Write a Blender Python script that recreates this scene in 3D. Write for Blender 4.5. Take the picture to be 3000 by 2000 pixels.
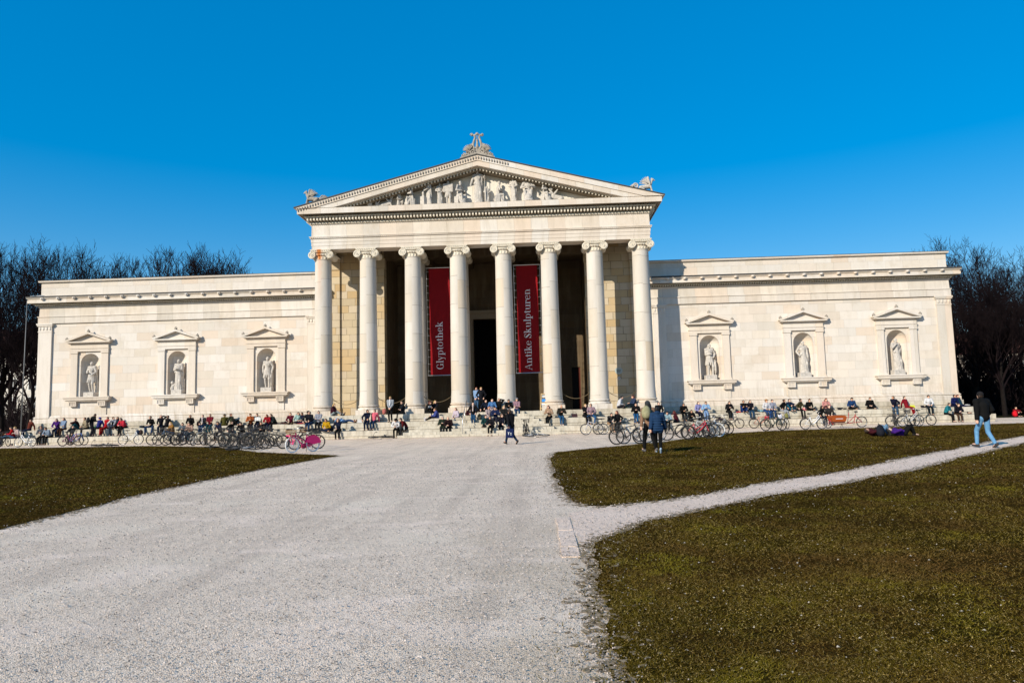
import bpy, bmesh, math, random
import numpy as np
from mathutils import Vector, Matrix, Euler, noise as mnoise

# ------------------------------------------------------------------ scene, camera, light
for o in list(bpy.data.objects): bpy.data.objects.remove(o, do_unlink=True)
SC = bpy.context.scene
COL = SC.collection
CAM = dict(f=2107.891, cx=3.8971, cy=-51.3978, cz=1.5678, yaw=0.0344, pitch=0.0967, roll=0.0261)
def cam_axes():
    cy, sy = math.cos(CAM['yaw']), math.sin(CAM['yaw']); cp, sp = math.cos(CAM['pitch']), math.sin(CAM['pitch'])
    fwd = Vector((-sy*cp, cy*cp, sp)); r = Vector((cy, sy, 0)); u = r.cross(fwd)
    cr, sr = math.cos(CAM['roll']), math.sin(CAM['roll'])
    return fwd, r*cr-u*sr, u*cr+r*sr
FWD, RGT, UPV = cam_axes()
CPOS = Vector((CAM['cx'], CAM['cy'], CAM['cz']))
cd = bpy.data.cameras.new('camera'); cam = bpy.data.objects.new('camera', cd); COL.objects.link(cam)
cd.sensor_width = 36; cd.sensor_fit = 'HORIZONTAL'; cd.lens = CAM['f']*36/3000
cd.clip_start = .1; cd.clip_end = 3000
cam.matrix_world = Matrix(((RGT.x, UPV.x, -FWD.x, CPOS.x), (RGT.y, UPV.y, -FWD.y, CPOS.y), (RGT.z, UPV.z, -FWD.z, CPOS.z), (0, 0, 0, 1)))
SC.camera = cam
SC.cycles.diffuse_bounces = 3
SC.view_settings.view_transform = 'Standard'; SC.view_settings.look = 'None'
SC.view_settings.exposure = 0.18; SC.view_settings.gamma = 1

SUN_EL = math.radians(26)
TOSUN = Vector((-.63, -.777, 0)).normalized()*math.cos(SUN_EL) + Vector((0, 0, math.sin(SUN_EL)))
sd = bpy.data.lights.new('sun', 'SUN'); sun = bpy.data.objects.new('sun', sd); COL.objects.link(sun)
sd.energy = 5.0; sd.angle = math.radians(.53); sd.color = (1, .91, .76)
sun.rotation_euler = TOSUN.to_track_quat('Z', 'Y').to_euler()
sun.location = (-30, -60, 40)
W = bpy.data.worlds.new('World'); SC.world = W; W.use_nodes = True
wn = W.node_tree; wn.nodes.clear()
sky = wn.nodes.new('ShaderNodeTexSky'); sky.sky_type = 'NISHITA'; sky.sun_disc = False
sky.sun_elevation = SUN_EL; sky.sun_rotation = math.atan2(TOSUN.x, TOSUN.y)
sky.air_density = 1.0; sky.dust_density = .25; sky.ozone_density = 3.0; sky.altitude = 500
hs = wn.nodes.new('ShaderNodeHueSaturation'); hs.inputs['Hue'].default_value = .5065; hs.inputs['Saturation'].default_value = 2.55; hs.inputs['Value'].default_value = 9.9
mu = wn.nodes.new('ShaderNodeMix'); mu.data_type = 'RGBA'; mu.blend_type = 'MULTIPLY'; mu.inputs[0].default_value = 1; mu.inputs[7].default_value = (.08, .08, .08, 1); mu.clamp_result = False
gm_ = wn.nodes.new('ShaderNodeGamma'); gm_.inputs[1].default_value = .44
bg = wn.nodes.new('ShaderNodeBackground'); bg.inputs['Strength'].default_value = .1
wo = wn.nodes.new('ShaderNodeOutputWorld')
wn.links.new(sky.outputs[0], mu.inputs[6]); wn.links.new(mu.outputs[2], gm_.inputs[0]); wn.links.new(gm_.outputs[0], hs.inputs['Color']); wn.links.new(hs.outputs[0], bg.inputs[0]); wn.links.new(bg.outputs[0], wo.inputs[0])

def ray(px, py): return FWD*CAM['f'] + RGT*(px-1500) - UPV*(py-1000)
def onZ(px, py, z=0.0):
    v = ray(px, py); t = (z-CPOS.z)/v.z; return CPOS+v*t
def onY(px, py, y):
    v = ray(px, py); t = (y-CPOS.y)/v.y; return CPOS+v*t

# ------------------------------------------------------------------ mesh builder
class MB:
    def __init__(s): s.v = []; s.f = []
    def add(s, vs, fs):
        b = len(s.v); s.v += [tuple(v) for v in vs]; s.f += [tuple(i+b for i in f) for f in fs]; return s
    def box(s, x0, x1, y0, y1, z0, z1):
        return s.add([(x, y, z) for z in (z0, z1) for y in (y0, y1) for x in (x0, x1)],
                     [(0, 2, 3, 1), (4, 5, 7, 6), (0, 1, 5, 4), (2, 6, 7, 3), (0, 4, 6, 2), (1, 3, 7, 5)])
    def cbox(s, c, d, rot=None):
        q = rot or Matrix.Identity(3); c = Vector(c)
        vs = [c + q @ Vector((x*d[0]/2, y*d[1]/2, z*d[2]/2)) for z in (-1, 1) for y in (-1, 1) for x in (-1, 1)]
        return s.add(vs, [(0, 2, 3, 1), (4, 5, 7, 6), (0, 1, 5, 4), (2, 6, 7, 3), (0, 4, 6, 2), (1, 3, 7, 5)])
    def lathe(s, prof, c=(0, 0, 0), n=24, cap=True):
        vs = []; fs = []
        for r, z in prof:
            for i in range(n):
                a = 2*math.pi*i/n; vs.append((c[0]+r*math.cos(a), c[1]+r*math.sin(a), c[2]+z))
        for k in range(len(prof)-1):
            for i in range(n):
                j = (i+1) % n; fs.append((k*n+i, k*n+j, (k+1)*n+j, (k+1)*n+i))
        if cap: fs.append(tuple(range(n-1, -1, -1))); fs.append(tuple((len(prof)-1)*n+i for i in range(n)))
        return s.add(vs, fs)
    def tube(s, pts, rad, n=6, cap=True, closed=False):
        pts = [Vector(p) for p in pts]; m = len(pts)
        if not hasattr(rad, '__len__'): rad = [rad]*m
        vs = []; fs = []; ref = None
        for i, p in enumerate(pts):
            if closed: d = pts[(i+1) % m]-pts[i-1]
            else: d = pts[min(i+1, m-1)]-pts[max(i-1, 0)]
            if d.length < 1e-9: d = Vector((0, 0, 1))
            d.normalize()
            if ref is None: ref = Vector((0, 0, 1)) if abs(d.z) < .9 else Vector((1, 0, 0))
            a = d.cross(ref)
            if a.length < 1e-4: a = d.cross(Vector((1, .3, 0)))
            a.normalize(); b = a.cross(d).normalized(); ref = b
            for k in range(n):
                t = 2*math.pi*k/n; vs.append(p+(a*math.cos(t)+b*math.sin(t))*rad[i])
        for i in range(m if closed else m-1):
            i2 = (i+1) % m
            for k in range(n):
                k2 = (k+1) % n; fs.append((i*n+k, i*n+k2, i2*n+k2, i2*n+k))
        if cap and not closed: fs.append(tuple(range(n-1, -1, -1))); fs.append(tuple((m-1)*n+k for k in range(n)))
        return s.add(vs, fs)
    def ell(s, c, r, rot=None, n=12, m=8):
        q = rot or Matrix.Identity(3); c = Vector(c); vs = []; fs = []
        for i in range(1, m):
            t = math.pi*i/m
            for k in range(n):
                a = 2*math.pi*k/n; vs.append(c+q @ Vector((r[0]*math.sin(t)*math.cos(a), r[1]*math.sin(t)*math.sin(a), r[2]*math.cos(t))))
        top = len(vs); vs.append(c+q @ Vector((0, 0, r[2]))); vs.append(c-q @ Vector((0, 0, r[2])))
        for i in range(m-2):
            for k in range(n):
                k2 = (k+1) % n; fs.append((i*n+k, (i+1)*n+k, (i+1)*n+k2, i*n+k2))
        for k in range(n):
            k2 = (k+1) % n; fs.append((top, k, k2)); fs.append((top+1, (m-2)*n+k2, (m-2)*n+k))
        return s.add(vs, fs)
    def cap(s, p0, p1, r0, r1, n=10):
        p0 = Vector(p0); p1 = Vector(p1); d = p1-p0; L = d.length
        if L < 1e-5: return s.ell(p0, (r0, r0, r0), n=n, m=6)
        d.normalize(); pts = []; rad = []
        for a in (80, 50, 22): pts.append(p0-d*r0*math.sin(math.radians(a))); rad.append(r0*math.cos(math.radians(a)))
        for t in (0, .5, 1): pts.append(p0+d*L*t); rad.append(r0+(r1-r0)*t)
        for a in (22, 50, 80): pts.append(p1+d*r1*math.sin(math.radians(a))); rad.append(r1*math.cos(math.radians(a)))
        return s.tube(pts, rad, n)
    def prism(s, poly, fn, d0, d1):
        n = len(poly); vs = [fn(a, b, d0) for a, b in poly]+[fn(a, b, d1) for a, b in poly]
        fs = [tuple(range(n)), tuple(range(2*n-1, n-1, -1))]+[(i, i+n, (i+1) % n+n, (i+1) % n) for i in range(n)]
        return s.add(vs, fs)
    def prism_xz(s, poly, y0, y1): return s.prism(poly, lambda a, b, d: (a, d, b), y0, y1)
    def sweep(s, path, prof, closed=False, ends=True):
        # path [(x,y)], outward = right of travel ; prof [(out,z)]
        n = len(path); P = [Vector(p) for p in path]; offs = []
        for i in range(n):
            def nrm(a, b):
                d = (P[b]-P[a]).normalized(); return Vector((d.y, -d.x))
            if closed: n1 = nrm((i-1) % n, i); n2 = nrm(i, (i+1) % n)
            else:
                n1 = nrm(i-1, i) if i > 0 else nrm(i, i+1); n2 = nrm(i, i+1) if i < n-1 else nrm(i-1, i)
            m = n1+n2; m = m/(m.dot(n1)); offs.append(m)
        vs = [(P[i].x+offs[i].x*o, P[i].y+offs[i].y*o, z) for o, z in prof for i in range(n)]
        fs = []
        for k in range(len(prof)-1):
            for i in range(n if closed else n-1):
                j = (i+1) % n; fs.append((k*n+i, k*n+j, (k+1)*n+j, (k+1)*n+i))
        if ends and not closed:
            fs.append(tuple(k*n for k in range(len(prof)))); fs.append(tuple(k*n+n-1 for k in range(len(prof)-1, -1, -1)))
        if closed and ends:
            fs.append(tuple(range(n-1, -1, -1))); fs.append(tuple((len(prof)-1)*n+i for i in range(n)))
        return s.add(vs, fs)
    def xf(s, M, start=0):
        s.v[start:] = [tuple(M @ Vector(v)) for v in s.v[start:]]; return s
    def mesh(s, name, smooth=False, recalc=True):
        me = bpy.data.meshes.new(name); me.from_pydata(s.v, [], s.f)
        if recalc:
            bm = bmesh.new(); bm.from_mesh(me); bmesh.ops.recalc_face_normals(bm, faces=bm.faces); bm.to_mesh(me); bm.free()
        if smooth is True: me.shade_smooth()
        me.update()
        if smooth == 'auto':
            me.shade_smooth(); me.set_sharp_from_angle(angle=math.radians(38))
        return me
    def build(s, name, m, parent=None, smooth=False, recalc=True):
        me = s.mesh(name, smooth, recalc); return link(name, me, m, parent)
def link(name, me, m=None, parent=None, color=None):
    o = bpy.data.objects.new(name, me); COL.objects.link(o)
    if m and me is not None:
        if len(me.materials) == 0: me.materials.append(m)
        elif me.materials[0] is not m:
            o.material_slots[0].link = 'OBJECT'; o.material_slots[0].material = m
    if parent: o.parent = parent
    if color: o.color = (color[0], color[1], color[2], 1)
    return o
def empty(name, loc=(0, 0, 0), rz=0, scale=1):
    o = bpy.data.objects.new(name, None); COL.objects.link(o); o.location = loc; o.rotation_euler = (0, 0, rz); o.scale = (scale,)*3
    o.empty_display_size = .2; return o
def tag(o, label=None, cat=None, group=None, kind=None):
    if label: o['label'] = label
    if cat: o['category'] = cat
    if group: o['group'] = group
    if kind: o['kind'] = kind
    return o
def copy_tree(o, parent=None):
    c = o.copy(); COL.objects.link(c); c.parent = parent
    for ch in list(o.children): copy_tree(ch, c)
    return c

# ------------------------------------------------------------------ materials
class N:
    def __init__(s, name):
        s.m = bpy.data.materials.new(name); s.m.use_nodes = True; s.t = s.m.node_tree
        s.b = s.t.nodes['Principled BSDF']
    def new(s, k, **kw):
        n = s.t.nodes.new(k)
        for a, v in kw.items(): setattr(n, a, v)
        return n
    def put(s, sock, v):
        if isinstance(v, bpy.types.NodeSocket): s.t.links.new(v, sock)
        else: sock.default_value = v
    def M(s, op, a, b=None, c=None, clamp=False):
        n = s.new('ShaderNodeMath', operation=op, use_clamp=clamp); s.put(n.inputs[0], a)
        if b is not None: s.put(n.inputs[1], b)
        if c is not None: s.put(n.inputs[2], c)
        return n.outputs[0]
    def mix(s, f, a, b, t='MIX'):
        n = s.new('ShaderNodeMix', data_type='RGBA', blend_type=t); s.put(n.inputs[0], f)
        for k, v in ((6, a), (7, b)):
            if isinstance(v, tuple) and len(v) == 3: v = v+(1,)
            s.put(n.inputs[k], v)
        return n.outputs[2]
    def ramp(s, f, stops, interp='LINEAR'):
        n = s.new('ShaderNodeValToRGB'); n.color_ramp.interpolation = interp; e = n.color_ramp.elements
        while len(e) > 1: e.remove(e[-1])
        e[0].position = stops[0][0]; e[0].color = tuple(stops[0][1])+(1,)
        for p, c in stops[1:]:
            x = e.new(p); x.color = tuple(c)+(1,)
        s.put(n.inputs[0], f); return n.outputs[0]
    def noise(s, vec, scale, detail=3, rough=.55):
        n = s.new('ShaderNodeTexNoise'); s.put(n.inputs['Vector'], vec); n.inputs['Scale'].default_value = scale
        n.inputs['Detail'].default_value = detail; n.inputs['Roughness'].default_value = rough; return n.outputs[0]
    def pos(s):
        return s.new('ShaderNodeNewGeometry').outputs['Position']
    def xyz(s, v):
        n = s.new('ShaderNodeSeparateXYZ'); s.put(n.inputs[0], v); return n.outputs
    def comb(s, x, y, z=0.0):
        n = s.new('ShaderNodeCombineXYZ'); s.put(n.inputs[0], x); s.put(n.inputs[1], y); s.put(n.inputs[2], z); return n.outputs[0]
    def white(s, v):
        n = s.new('ShaderNodeTexWhiteNoise', noise_dimensions='3D'); s.put(n.inputs['Vector'], v); return n.outputs['Value']
    def bump(s, h, strength=.3, dist=.02):
        n = s.new('ShaderNodeBump'); n.inputs['Strength'].default_value = strength; n.inputs['Distance'].default_value = dist
        s.put(n.inputs['Height'], h); s.t.links.new(n.outputs[0], s.b.inputs['Normal'])
    def fin(s, col, rough=.85, spec=.2, metal=0):
        if isinstance(col, tuple): col = col+(1,) if len(col) == 3 else col
        s.put(s.b.inputs['Base Color'], col); s.put(s.b.inputs['Roughness'], rough)
        s.b.inputs['Specular IOR Level'].default_value = spec; s.b.inputs['Metallic'].default_value = metal
        return s.m

def stone(name, h, w, tints, joint=.55, jw=.012, grime=.25, rust=0.0, zoff=0.0, drum=False, stain=0.0):
    n = N(name); p = n.pos(); x, y, z = n.xyz(p)[:3]
    u = n.M('ADD', x, y)
    if drum:
        cid = n.M('FLOOR', n.M('DIVIDE', n.M('ADD', x, 14.85), 3.3))
        zz = n.M('DIVIDE', n.M('ADD', z, n.M('MULTIPLY', n.white(n.comb(cid, 3.3)), h)), h)
        row = n.M('FLOOR', zz); colr = cid; fz = n.M('FRACT', zz); fu = 0.5
    else:
        zz = n.M('DIVIDE', n.M('ADD', z, zoff), h); row = n.M('FLOOR', zz); fz = n.M('FRACT', zz)
        sh = n.M('MULTIPLY', n.white(n.comb(row, 7.7)), .6); sh = n.M('ADD', sh, n.M('MULTIPLY', n.M('MODULO', row, 2.0), .5))
        cu = n.M('ADD', n.M('DIVIDE', u, w), sh); colr = n.M('FLOOR', cu); fu = n.M('FRACT', cu)
    rnd = n.white(n.comb(colr, row, 1.5))
    base = n.ramp(rnd, tints, 'CONSTANT')
    # softer variation as well
    rnd2 = n.white(n.comb(colr, row, 9.1))
    base = n.mix(.5, base, n.mix(rnd2, tints[0][1], (tints[0][1][0]*.80, tints[0][1][1]*.79, tints[0][1][2]*.77)))
    jz = n.M('LESS_THAN', n.M('MULTIPLY', n.M('SUBTRACT', .5, n.M('ABSOLUTE', n.M('SUBTRACT', fz, .5))), h), jw)
    if drum: j = jz
    else:
        ju = n.M('LESS_THAN', n.M('MULTIPLY', n.M('SUBTRACT', .5, n.M('ABSOLUTE', n.M('SUBTRACT', fu, .5))), w), jw)
        j = n.M('MAXIMUM', jz, ju)
    jn = n.noise(p, 1.3, 2)
    jf = n.M('MULTIPLY', j, n.M('MULTIPLY', joint, n.M('MULTIPLY', n.M('SUBTRACT', jn, .28, clamp=True), 2.6), clamp=True), clamp=True)
    col = n.mix(jf, base, (.16, .12, .08))
    # mottling: broad weathering plus fine grain, stretched downwards like run-off
    st = n.noise(n.comb(n.M('MULTIPLY', u, 2.2), y, n.M('MULTIPLY', z, .35)), 1.0, 5, .65)
    col = n.mix(n.M('MULTIPLY', n.M('SUBTRACT', st, .48, clamp=True), grime*4, clamp=True), col, (.40, .33, .23))
    if stain:
        s2 = n.noise(n.comb(n.M('MULTIPLY', u, 3.0), y, n.M('MULTIPLY', z, .8)), 1.6, 5, .7)
        col = n.mix(n.M('MULTIPLY', n.M('SUBTRACT', s2, .45, clamp=True), stain*6, clamp=True), col, (.13, .11, .08))
    if name in ('wall stone', 'trim stone', 'entablature stone'):
        s3 = n.noise(n.comb(n.M('MULTIPLY', u, 4.5), y, n.M('MULTIPLY', z, .45)), 1.0, 5, .7)
        low = n.M('DIVIDE', n.M('SUBTRACT', 3.6, z), 2.2, clamp=True)
        col = n.mix(n.M('MULTIPLY', n.M('MULTIPLY', n.M('SUBTRACT', s3, .46, clamp=True), 3.2), low, clamp=True), col, (.34, .27, .19))
        blot = n.noise(p, .55, 6, .72)
        col = n.mix(n.M('MULTIPLY', n.M('SUBTRACT', blot, .54, clamp=True), 2.6, clamp=True), col, (.52, .43, .32))
    fine = n.noise(p, 26, 4, .7)
    col = n.mix(.35, col, n.mix(fine, (.45, .42, .38), (1, 1, 1)), 'MULTIPLY')
    if rust:
        d = n.M('ABSOLUTE', n.M('SUBTRACT', x, -11.66))
        m1 = n.M('SUBTRACT', 1.0, n.M('DIVIDE', d, n.M('MULTIPLY', n.noise(n.comb(x, z), 3.0), .55)), clamp=True)
        zr = n.M('MULTIPLY', n.M('DIVIDE', n.M('SUBTRACT', z, 9.2), 4.4, clamp=True), n.M('LESS_THAN', z, 13.6))
        col = n.mix(n.M('MULTIPLY', n.M('MULTIPLY', m1, zr), rust, clamp=True), col, (.55, .20, .05))
    n.bump(n.M('ADD', n.M('MULTIPLY', j, -1.0), n.M('MULTIPLY', fine, .35)), .5, .012)
    return n.fin(col, .9, .15)
CREAM = [(0, (.75, .685, .61)), (.24, (.72, .635, .53)), (.40, (.77, .73, .68)), (.56, (.71, .605, .50)), (.70, (.75, .69, .63)), (.82, (.73, .57, .43)), (.89, (.64, .595, .53)), (.95, (.74, .61, .49))]
M_wall = stone('wall stone', .62, 1.28, CREAM, joint=.24, jw=.013, grime=.16, zoff=.3)
M_smooth = stone('entablature stone', 40, 1.22, CREAM, joint=.40, jw=.014, grime=.30, stain=.06)
M_trim = stone('trim stone', 40, 2.4, CREAM, joint=.3, jw=.012, grime=.26)
M_plain = stone('capital stone', 40, 30, [(0, (.80, .73, .61)), (.5, (.80, .72, .60))], joint=0, grime=.35, rust=1.3, stain=.10)
M_col = stone('column stone', 2.05, 9, [(0, (.66, .61, .54)), (.3, (.68, .64, .59)), (.6, (.65, .565, .455)), (.8, (.67, .61, .53)), (.93, (.64, .50, .34))], joint=.8, jw=.014, grime=.30, drum=True, rust=.5)
M_step = stone('step stone', .527, 1.9, [(0, (.62, .57, .47)), (.3, (.66, .61, .52)), (.6, (.58, .52, .42)), (.8, (.68, .62, .52))], joint=.9, jw=.016, grime=.45, stain=.32)
M_inner = stone('portico wall stone', .56, .95, [(0, (.58, .48, .33)), (.22, (.68, .57, .40)), (.42, (.58, .38, .16)), (.58, (.66, .56, .43)), (.85, (.60, .42, .21))], joint=1.0, jw=.018, grime=.3, zoff=.1)
M_dim_shade = stone('shade-darkened vestibule stone', .56, 1.0, [(0, (.16, .115, .07)), (.3, (.19, .14, .085)), (.6, (.13, .095, .06)), (.8, (.18, .125, .07))], joint=.9, jw=.018, grime=.3)  # same stone as outside; deep shade of vestibule and ceiling put into its colour
M_crust_shade = stone('crusted and shade-darkened stone', 40, 1.3, [(0, (.22, .18, .13)), (.5, (.28, .23, .17))], joint=.2, grime=.4, stain=.3)  # black crust dirt, plus the shadow behind dentils and under cornices painted in
M_tymp = stone('tympanum stone', 40, 1.6, [(0, (.80, .75, .66)), (.5, (.83, .78, .69))], joint=.3, grime=.2)

def simple(name, col, rough=.8, spec=.2, metal=0, var=.12, scale=8, bump=0):
    n = N(name); tc = n.new('ShaderNodeTexCoord').outputs['Object']
    f = n.noise(tc, scale, 4)
    c = n.mix(f, tuple(max(0, v*(1-var*2)) for v in col), tuple(min(1, v*(1+var)) for v in col))
    if bump: n.bump(f, bump, .01)
    return n.fin(c, rough, spec, metal)
def tinted(name, rough=.85, spec=.15, metal=0, var=.25, scale=14, bump=.15, sheen=0):
    n = N(name); oc = n.new('ShaderNodeObjectInfo').outputs['Color']; tc = n.new('ShaderNodeTexCoord').outputs['Object']
    f = n.noise(tc, scale, 3); g = n.mix(f, (1-var*1.6,)*3, (1+var*.8,)*3)
    c = n.mix(1.0, oc, g, 'MULTIPLY')
    if bump: n.bump(f, bump, .02)
    m = n.fin(c, rough, spec, metal); return m
M_statue = simple('statue marble', (.56, .515, .46), .8, .2, var=.30, scale=9, bump=.9)
M_relief = simple('weathered carved stone', (.40, .355, .30), .9, .1, var=.35, scale=5, bump=.4)
M_lead = simple('dark lead roof', (.07, .065, .06), .7, .3, var=.3)
M_door = simple('dark door wood', (.012, .010, .009), .6, .3)
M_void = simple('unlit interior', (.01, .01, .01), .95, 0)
M_iron = simple('dark iron', (.05, .045, .04), .6, .4)
M_rope = simple('barrier rope', (.16, .12, .07), .9, .1)
M_cloth = tinted('clothing fabric'); M_skin = tinted('skin', .6, .3, var=.08, scale=20, bump=.05)
M_hair = tinted('hair', .6, .3, var=.35, scale=40, bump=.4)
M_paint = tinted('bicycle paint', .35, .5, var=.08, bump=0)
M_rubber = simple('tyre rubber', (.018, .018, .018), .8, .2)
M_white_rubber = simple('white tyre rubber', (.75, .74, .72), .7, .2)
M_chrome = simple('bright metal', (.62, .62, .63), .3, .5, metal=.85, var=.05)
M_blackplastic = simple('black plastic', (.015, .015, .016), .5, .4)
M_wicker = simple('wicker', (.30, .15, .06), .8, .1, var=.4, scale=60)
M_red_lens = simple('red lens', (.55, .02, .01), .3, .5)
M_bark = simple('bark', (.013, .010, .009), .95, .1, var=.4, scale=3)
M_twig = simple('twigs', (.015, .010, .011), .95, .05, var=.4, scale=1)
M_wood = simple('pale wood', (.55, .38, .18), .7, .2)
M_banner = simple('red banner cloth', (.25, .006, .010), .8, .15, var=.1, scale=2)
M_letter = simple('banner lettering', (.92, .88, .88), .8, .1, var=.03)
M_whitep = simple('white paint', (.8, .8, .78), .5, .3, var=.04)
M_orangebrown = simple('orange brown cover', (.30, .065, .012), .7, .2)
M_leaf = simple('dry leaf', (.66, .56, .42), .9, .1, var=.25, scale=2)

# ground materials
def m_gravel():
    n = N('pale gravel'); p = n.pos()
    a = n.noise(p, .35, 4); b = n.noise(p, 2.2, 5, .7); c = n.noise(p, 120, 2, .6)
    v = n.new('ShaderNodeTexVoronoi'); n.put(v.inputs['Vector'], p); v.inputs['Scale'].default_value = 105
    vr = n.xyz(v.outputs['Color'])[0]; vg = n.xyz(v.outputs['Color'])[1]
    col = n.mix(vr, (.63, .50, .37), (.96, .775, .605))
    col = n.mix(.55, col, n.mix(c, (.63, .50, .375), (.97, .785, .61)))
    col = n.mix(n.M('MULTIPLY', n.M('SUBTRACT', b, .5, clamp=True), 1.9, clamp=True), col, (.60, .50, .40))
    col = n.mix(n.M('MULTIPLY', n.M('LESS_THAN', vg, n.M('MULTIPLY', b, .40)), .75), col, (.20, .145, .10))
    col = n.mix(n.M('MULTIPLY', n.M('SUBTRACT', a, .52, clamp=True), 3.0, clamp=True), col, (.84, .71, .55))
    tr = n.noise(n.comb(n.M('MULTIPLY', n.xyz(p)[0], 1.6), n.M('MULTIPLY', n.xyz(p)[1], .10)), 1.0, 4, .6)
    col = n.mix(n.M('MULTIPLY', n.M('SUBTRACT', tr, .48, clamp=True), 2.6, clamp=True), col, (.47, .37, .285))
    side = n.M('MULTIPLY', n.M('DIVIDE', n.M('SUBTRACT', n.xyz(p)[0], 2.6), 1.9, clamp=True), n.M('MULTIPLY', n.M('SUBTRACT', n.noise(p, .9, 5), .36, clamp=True), 3.5, clamp=True))
    near = n.M('DIVIDE', n.M('SUBTRACT', -40.5, n.xyz(p)[1]), 2.0, clamp=True)
    col = n.mix(n.M('MULTIPLY', n.M('MULTIPLY', side, near), .9, clamp=True), col, (.46, .36, .24))
    pk = n.noise(n.comb(n.M('MULTIPLY', n.xyz(p)[0], .55), n.M('MULTIPLY', n.xyz(p)[1], .9)), 1.1, 5, .6)
    col = n.mix(n.M('MULTIPLY', n.M('SUBTRACT', pk, .52, clamp=True), 3.0, clamp=True), col, (.97, .77, .62))
    n.bump(n.M('ADD', n.M('MULTIPLY', v.outputs['Distance'], 1.0), n.M('MULTIPLY', c, .5)), .55, .010)
    return n.fin(col, .95, .1)
def m_dirt():
    n = N('trodden earth path'); p = n.pos(); a = n.noise(p, .8, 5); b = n.noise(p, 14, 5, .7)
    col = n.mix(a, (.62, .46, .345), (.93, .74, .60)); col = n.mix(n.M('MULTIPLY', n.M('SUBTRACT', b, .5, clamp=True), 2.4, clamp=True), col, (.25, .20, .14))
    n.bump(b, .7, .04); return n.fin(col, .95, .1)
def m_lawn():
    n = N('winter turf'); p = n.pos(); a = n.noise(p, .55, 5, .65); b = n.noise(p, 7, 5, .7); c = n.noise(p, 40, 3)
    col = n.ramp(a, [(.30, (.034, .026, .003)), (.45, (.046, .028, .005)), (.55, (.058, .030, .008)), (.68, (.030, .024, .003))])
    col = n.mix(n.M('MULTIPLY', n.M('SUBTRACT', b, .45, clamp=True), 3.0, clamp=True), col, (.022, .017, .003))
    col = n.mix(n.M('MULTIPLY', n.M('SUBTRACT', c, .56, clamp=True), 3.0, clamp=True), col, (.26, .20, .06))
    n.bump(n.M('ADD', b, c), 1.0, .08); return n.fin(col, 1.0, 0)
def m_blade():
    n = N('grass blades'); p = n.pos(); a = n.white(n.xyz(p)[0]); b = n.noise(p, .6, 4); c = n.noise(p, 48, 2, .7)
    col = n.ramp(c, [(.26, (.022, .018, .003)), (.35, (.080, .058, .008)), (.40, (.022, .014, .003)), (.45, (.17, .125, .014)), (.49, (.025, .014, .003)), (.54, (.15, .105, .013)), (.58, (.014, .010, .003)), (.63, (.55, .40, .17)), (.67, (.13, .11, .008))])
    b2 = n.noise(p, .22, 5, .6)
    col = n.mix(n.M('MULTIPLY', n.M('SUBTRACT', b, .45, clamp=True), 3.2, clamp=True), col, (.105, .055, .018))
    col = n.mix(n.M('MULTIPLY', n.M('SUBTRACT', b2, .50, clamp=True), 3.6, clamp=True), col, (.032, .020, .006))
    b3 = n.noise(p, .9, 4, .6)
    col = n.mix(n.M('MULTIPLY', n.M('SUBTRACT', b3, .54, clamp=True), 3.4, clamp=True), col, (.19, .165, .012))
    return n.fin(col, .95, .0)
M_gravel, M_dirt, M_lawn, M_blade = m_gravel(), m_dirt(), m_lawn(), m_blade()
M_earth = simple('park ground', (.03, .028, .010), .95, .05, var=.3, scale=.4)
# ------------------------------------------------------------------ ground
def sheet(name, poly, z, m, thick=None, jag=0.0, seed=1):
    rnd = random.Random(seed); pts = []
    n = len(poly)
    for i in range(n):
        a = Vector(poly[i]); b = Vector(poly[(i+1) % n]); L = (b-a).length
        if jag and L < 60:
            k = max(1, int(L/.10)) if min((a-Vector(CPOS[:2])).length, (b-Vector(CPOS[:2])).length) < 22 else max(1, int(L/.3))
            nr = Vector((b-a).yx).normalized(); nr = Vector((nr.x, -nr.y))
            for j in range(k):
                q = a+(b-a)*j/k
                w = mnoise.noise(Vector((q.x*1.1, q.y*1.1, seed)))*.14+mnoise.noise(Vector((q.x*6, q.y*6, seed)))*.05+(rnd.random()-.5)*.03
                pts.append(q+nr*w*jag)
        else: pts.append(a)
    bm = bmesh.new(); vs = [bm.verts.new((p.x, p.y, z)) for p in pts]; f = bm.faces.new(vs)
    bmesh.ops.triangulate(bm, faces=[f]); bmesh.ops.recalc_face_normals(bm, faces=bm.faces)
    me = bpy.data.meshes.new(name); bm.to_mesh(me); bm.free()
    if me.polygons and me.polygons[0].normal.z < 0: me.flip_normals()
    o = link(name, me, m); tag(o, kind='structure'); return o, [(p.x, p.y) for p in pts]
sheet('ground', [(-900, -300), (900, -300), (900, 1500), (-900, 1500)], -.03, M_earth)
sheet('gravel_forecourt', [(-60, -75), (60, -75), (60, 9.3), (-60, 9.3)], 0, M_gravel)
LEFT = [(-4.25, -60), (-4.25, -40.7), (-4.4, -39), (-4.68, -36.4), (-4.72, -33.4), (-4.62, -29.5), (-4.38, -26.2), (-4.08, -22.8), (-5.2, -21.9), (-7.1, -20.3), (-9.1, -18.4), (-12.3, -13.9), (-14.2, -11.3), (-20.5, -6.9), (-25.3, -5.9), (-32.3, -4.5), (-58, -1.5), (-58, -60)]
MID = [(4.5, -24.2), (4.3, -26), (4.25, -32.3), (4.3, -36.6), (4.45, -38.7), (4.62, -39.5), (4.99, -39.55), (5.78, -39.0), (6.68, -38.2), (7.74, -37.15), (9.0, -35.9), (10.27, -34.9), (12.2, -32.8), (14.57, -30.2), (17.6, -27.1), (20.1, -24.3), (24.2, -20.3), (40, -5.2), (40, -4.2), (34.1, -5.0), (28.8, -5.3), (22.8, -6.6), (17.8, -7.6), (13.9, -10.3), (9.5, -18.3), (6.3, -21.8)]
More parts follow.
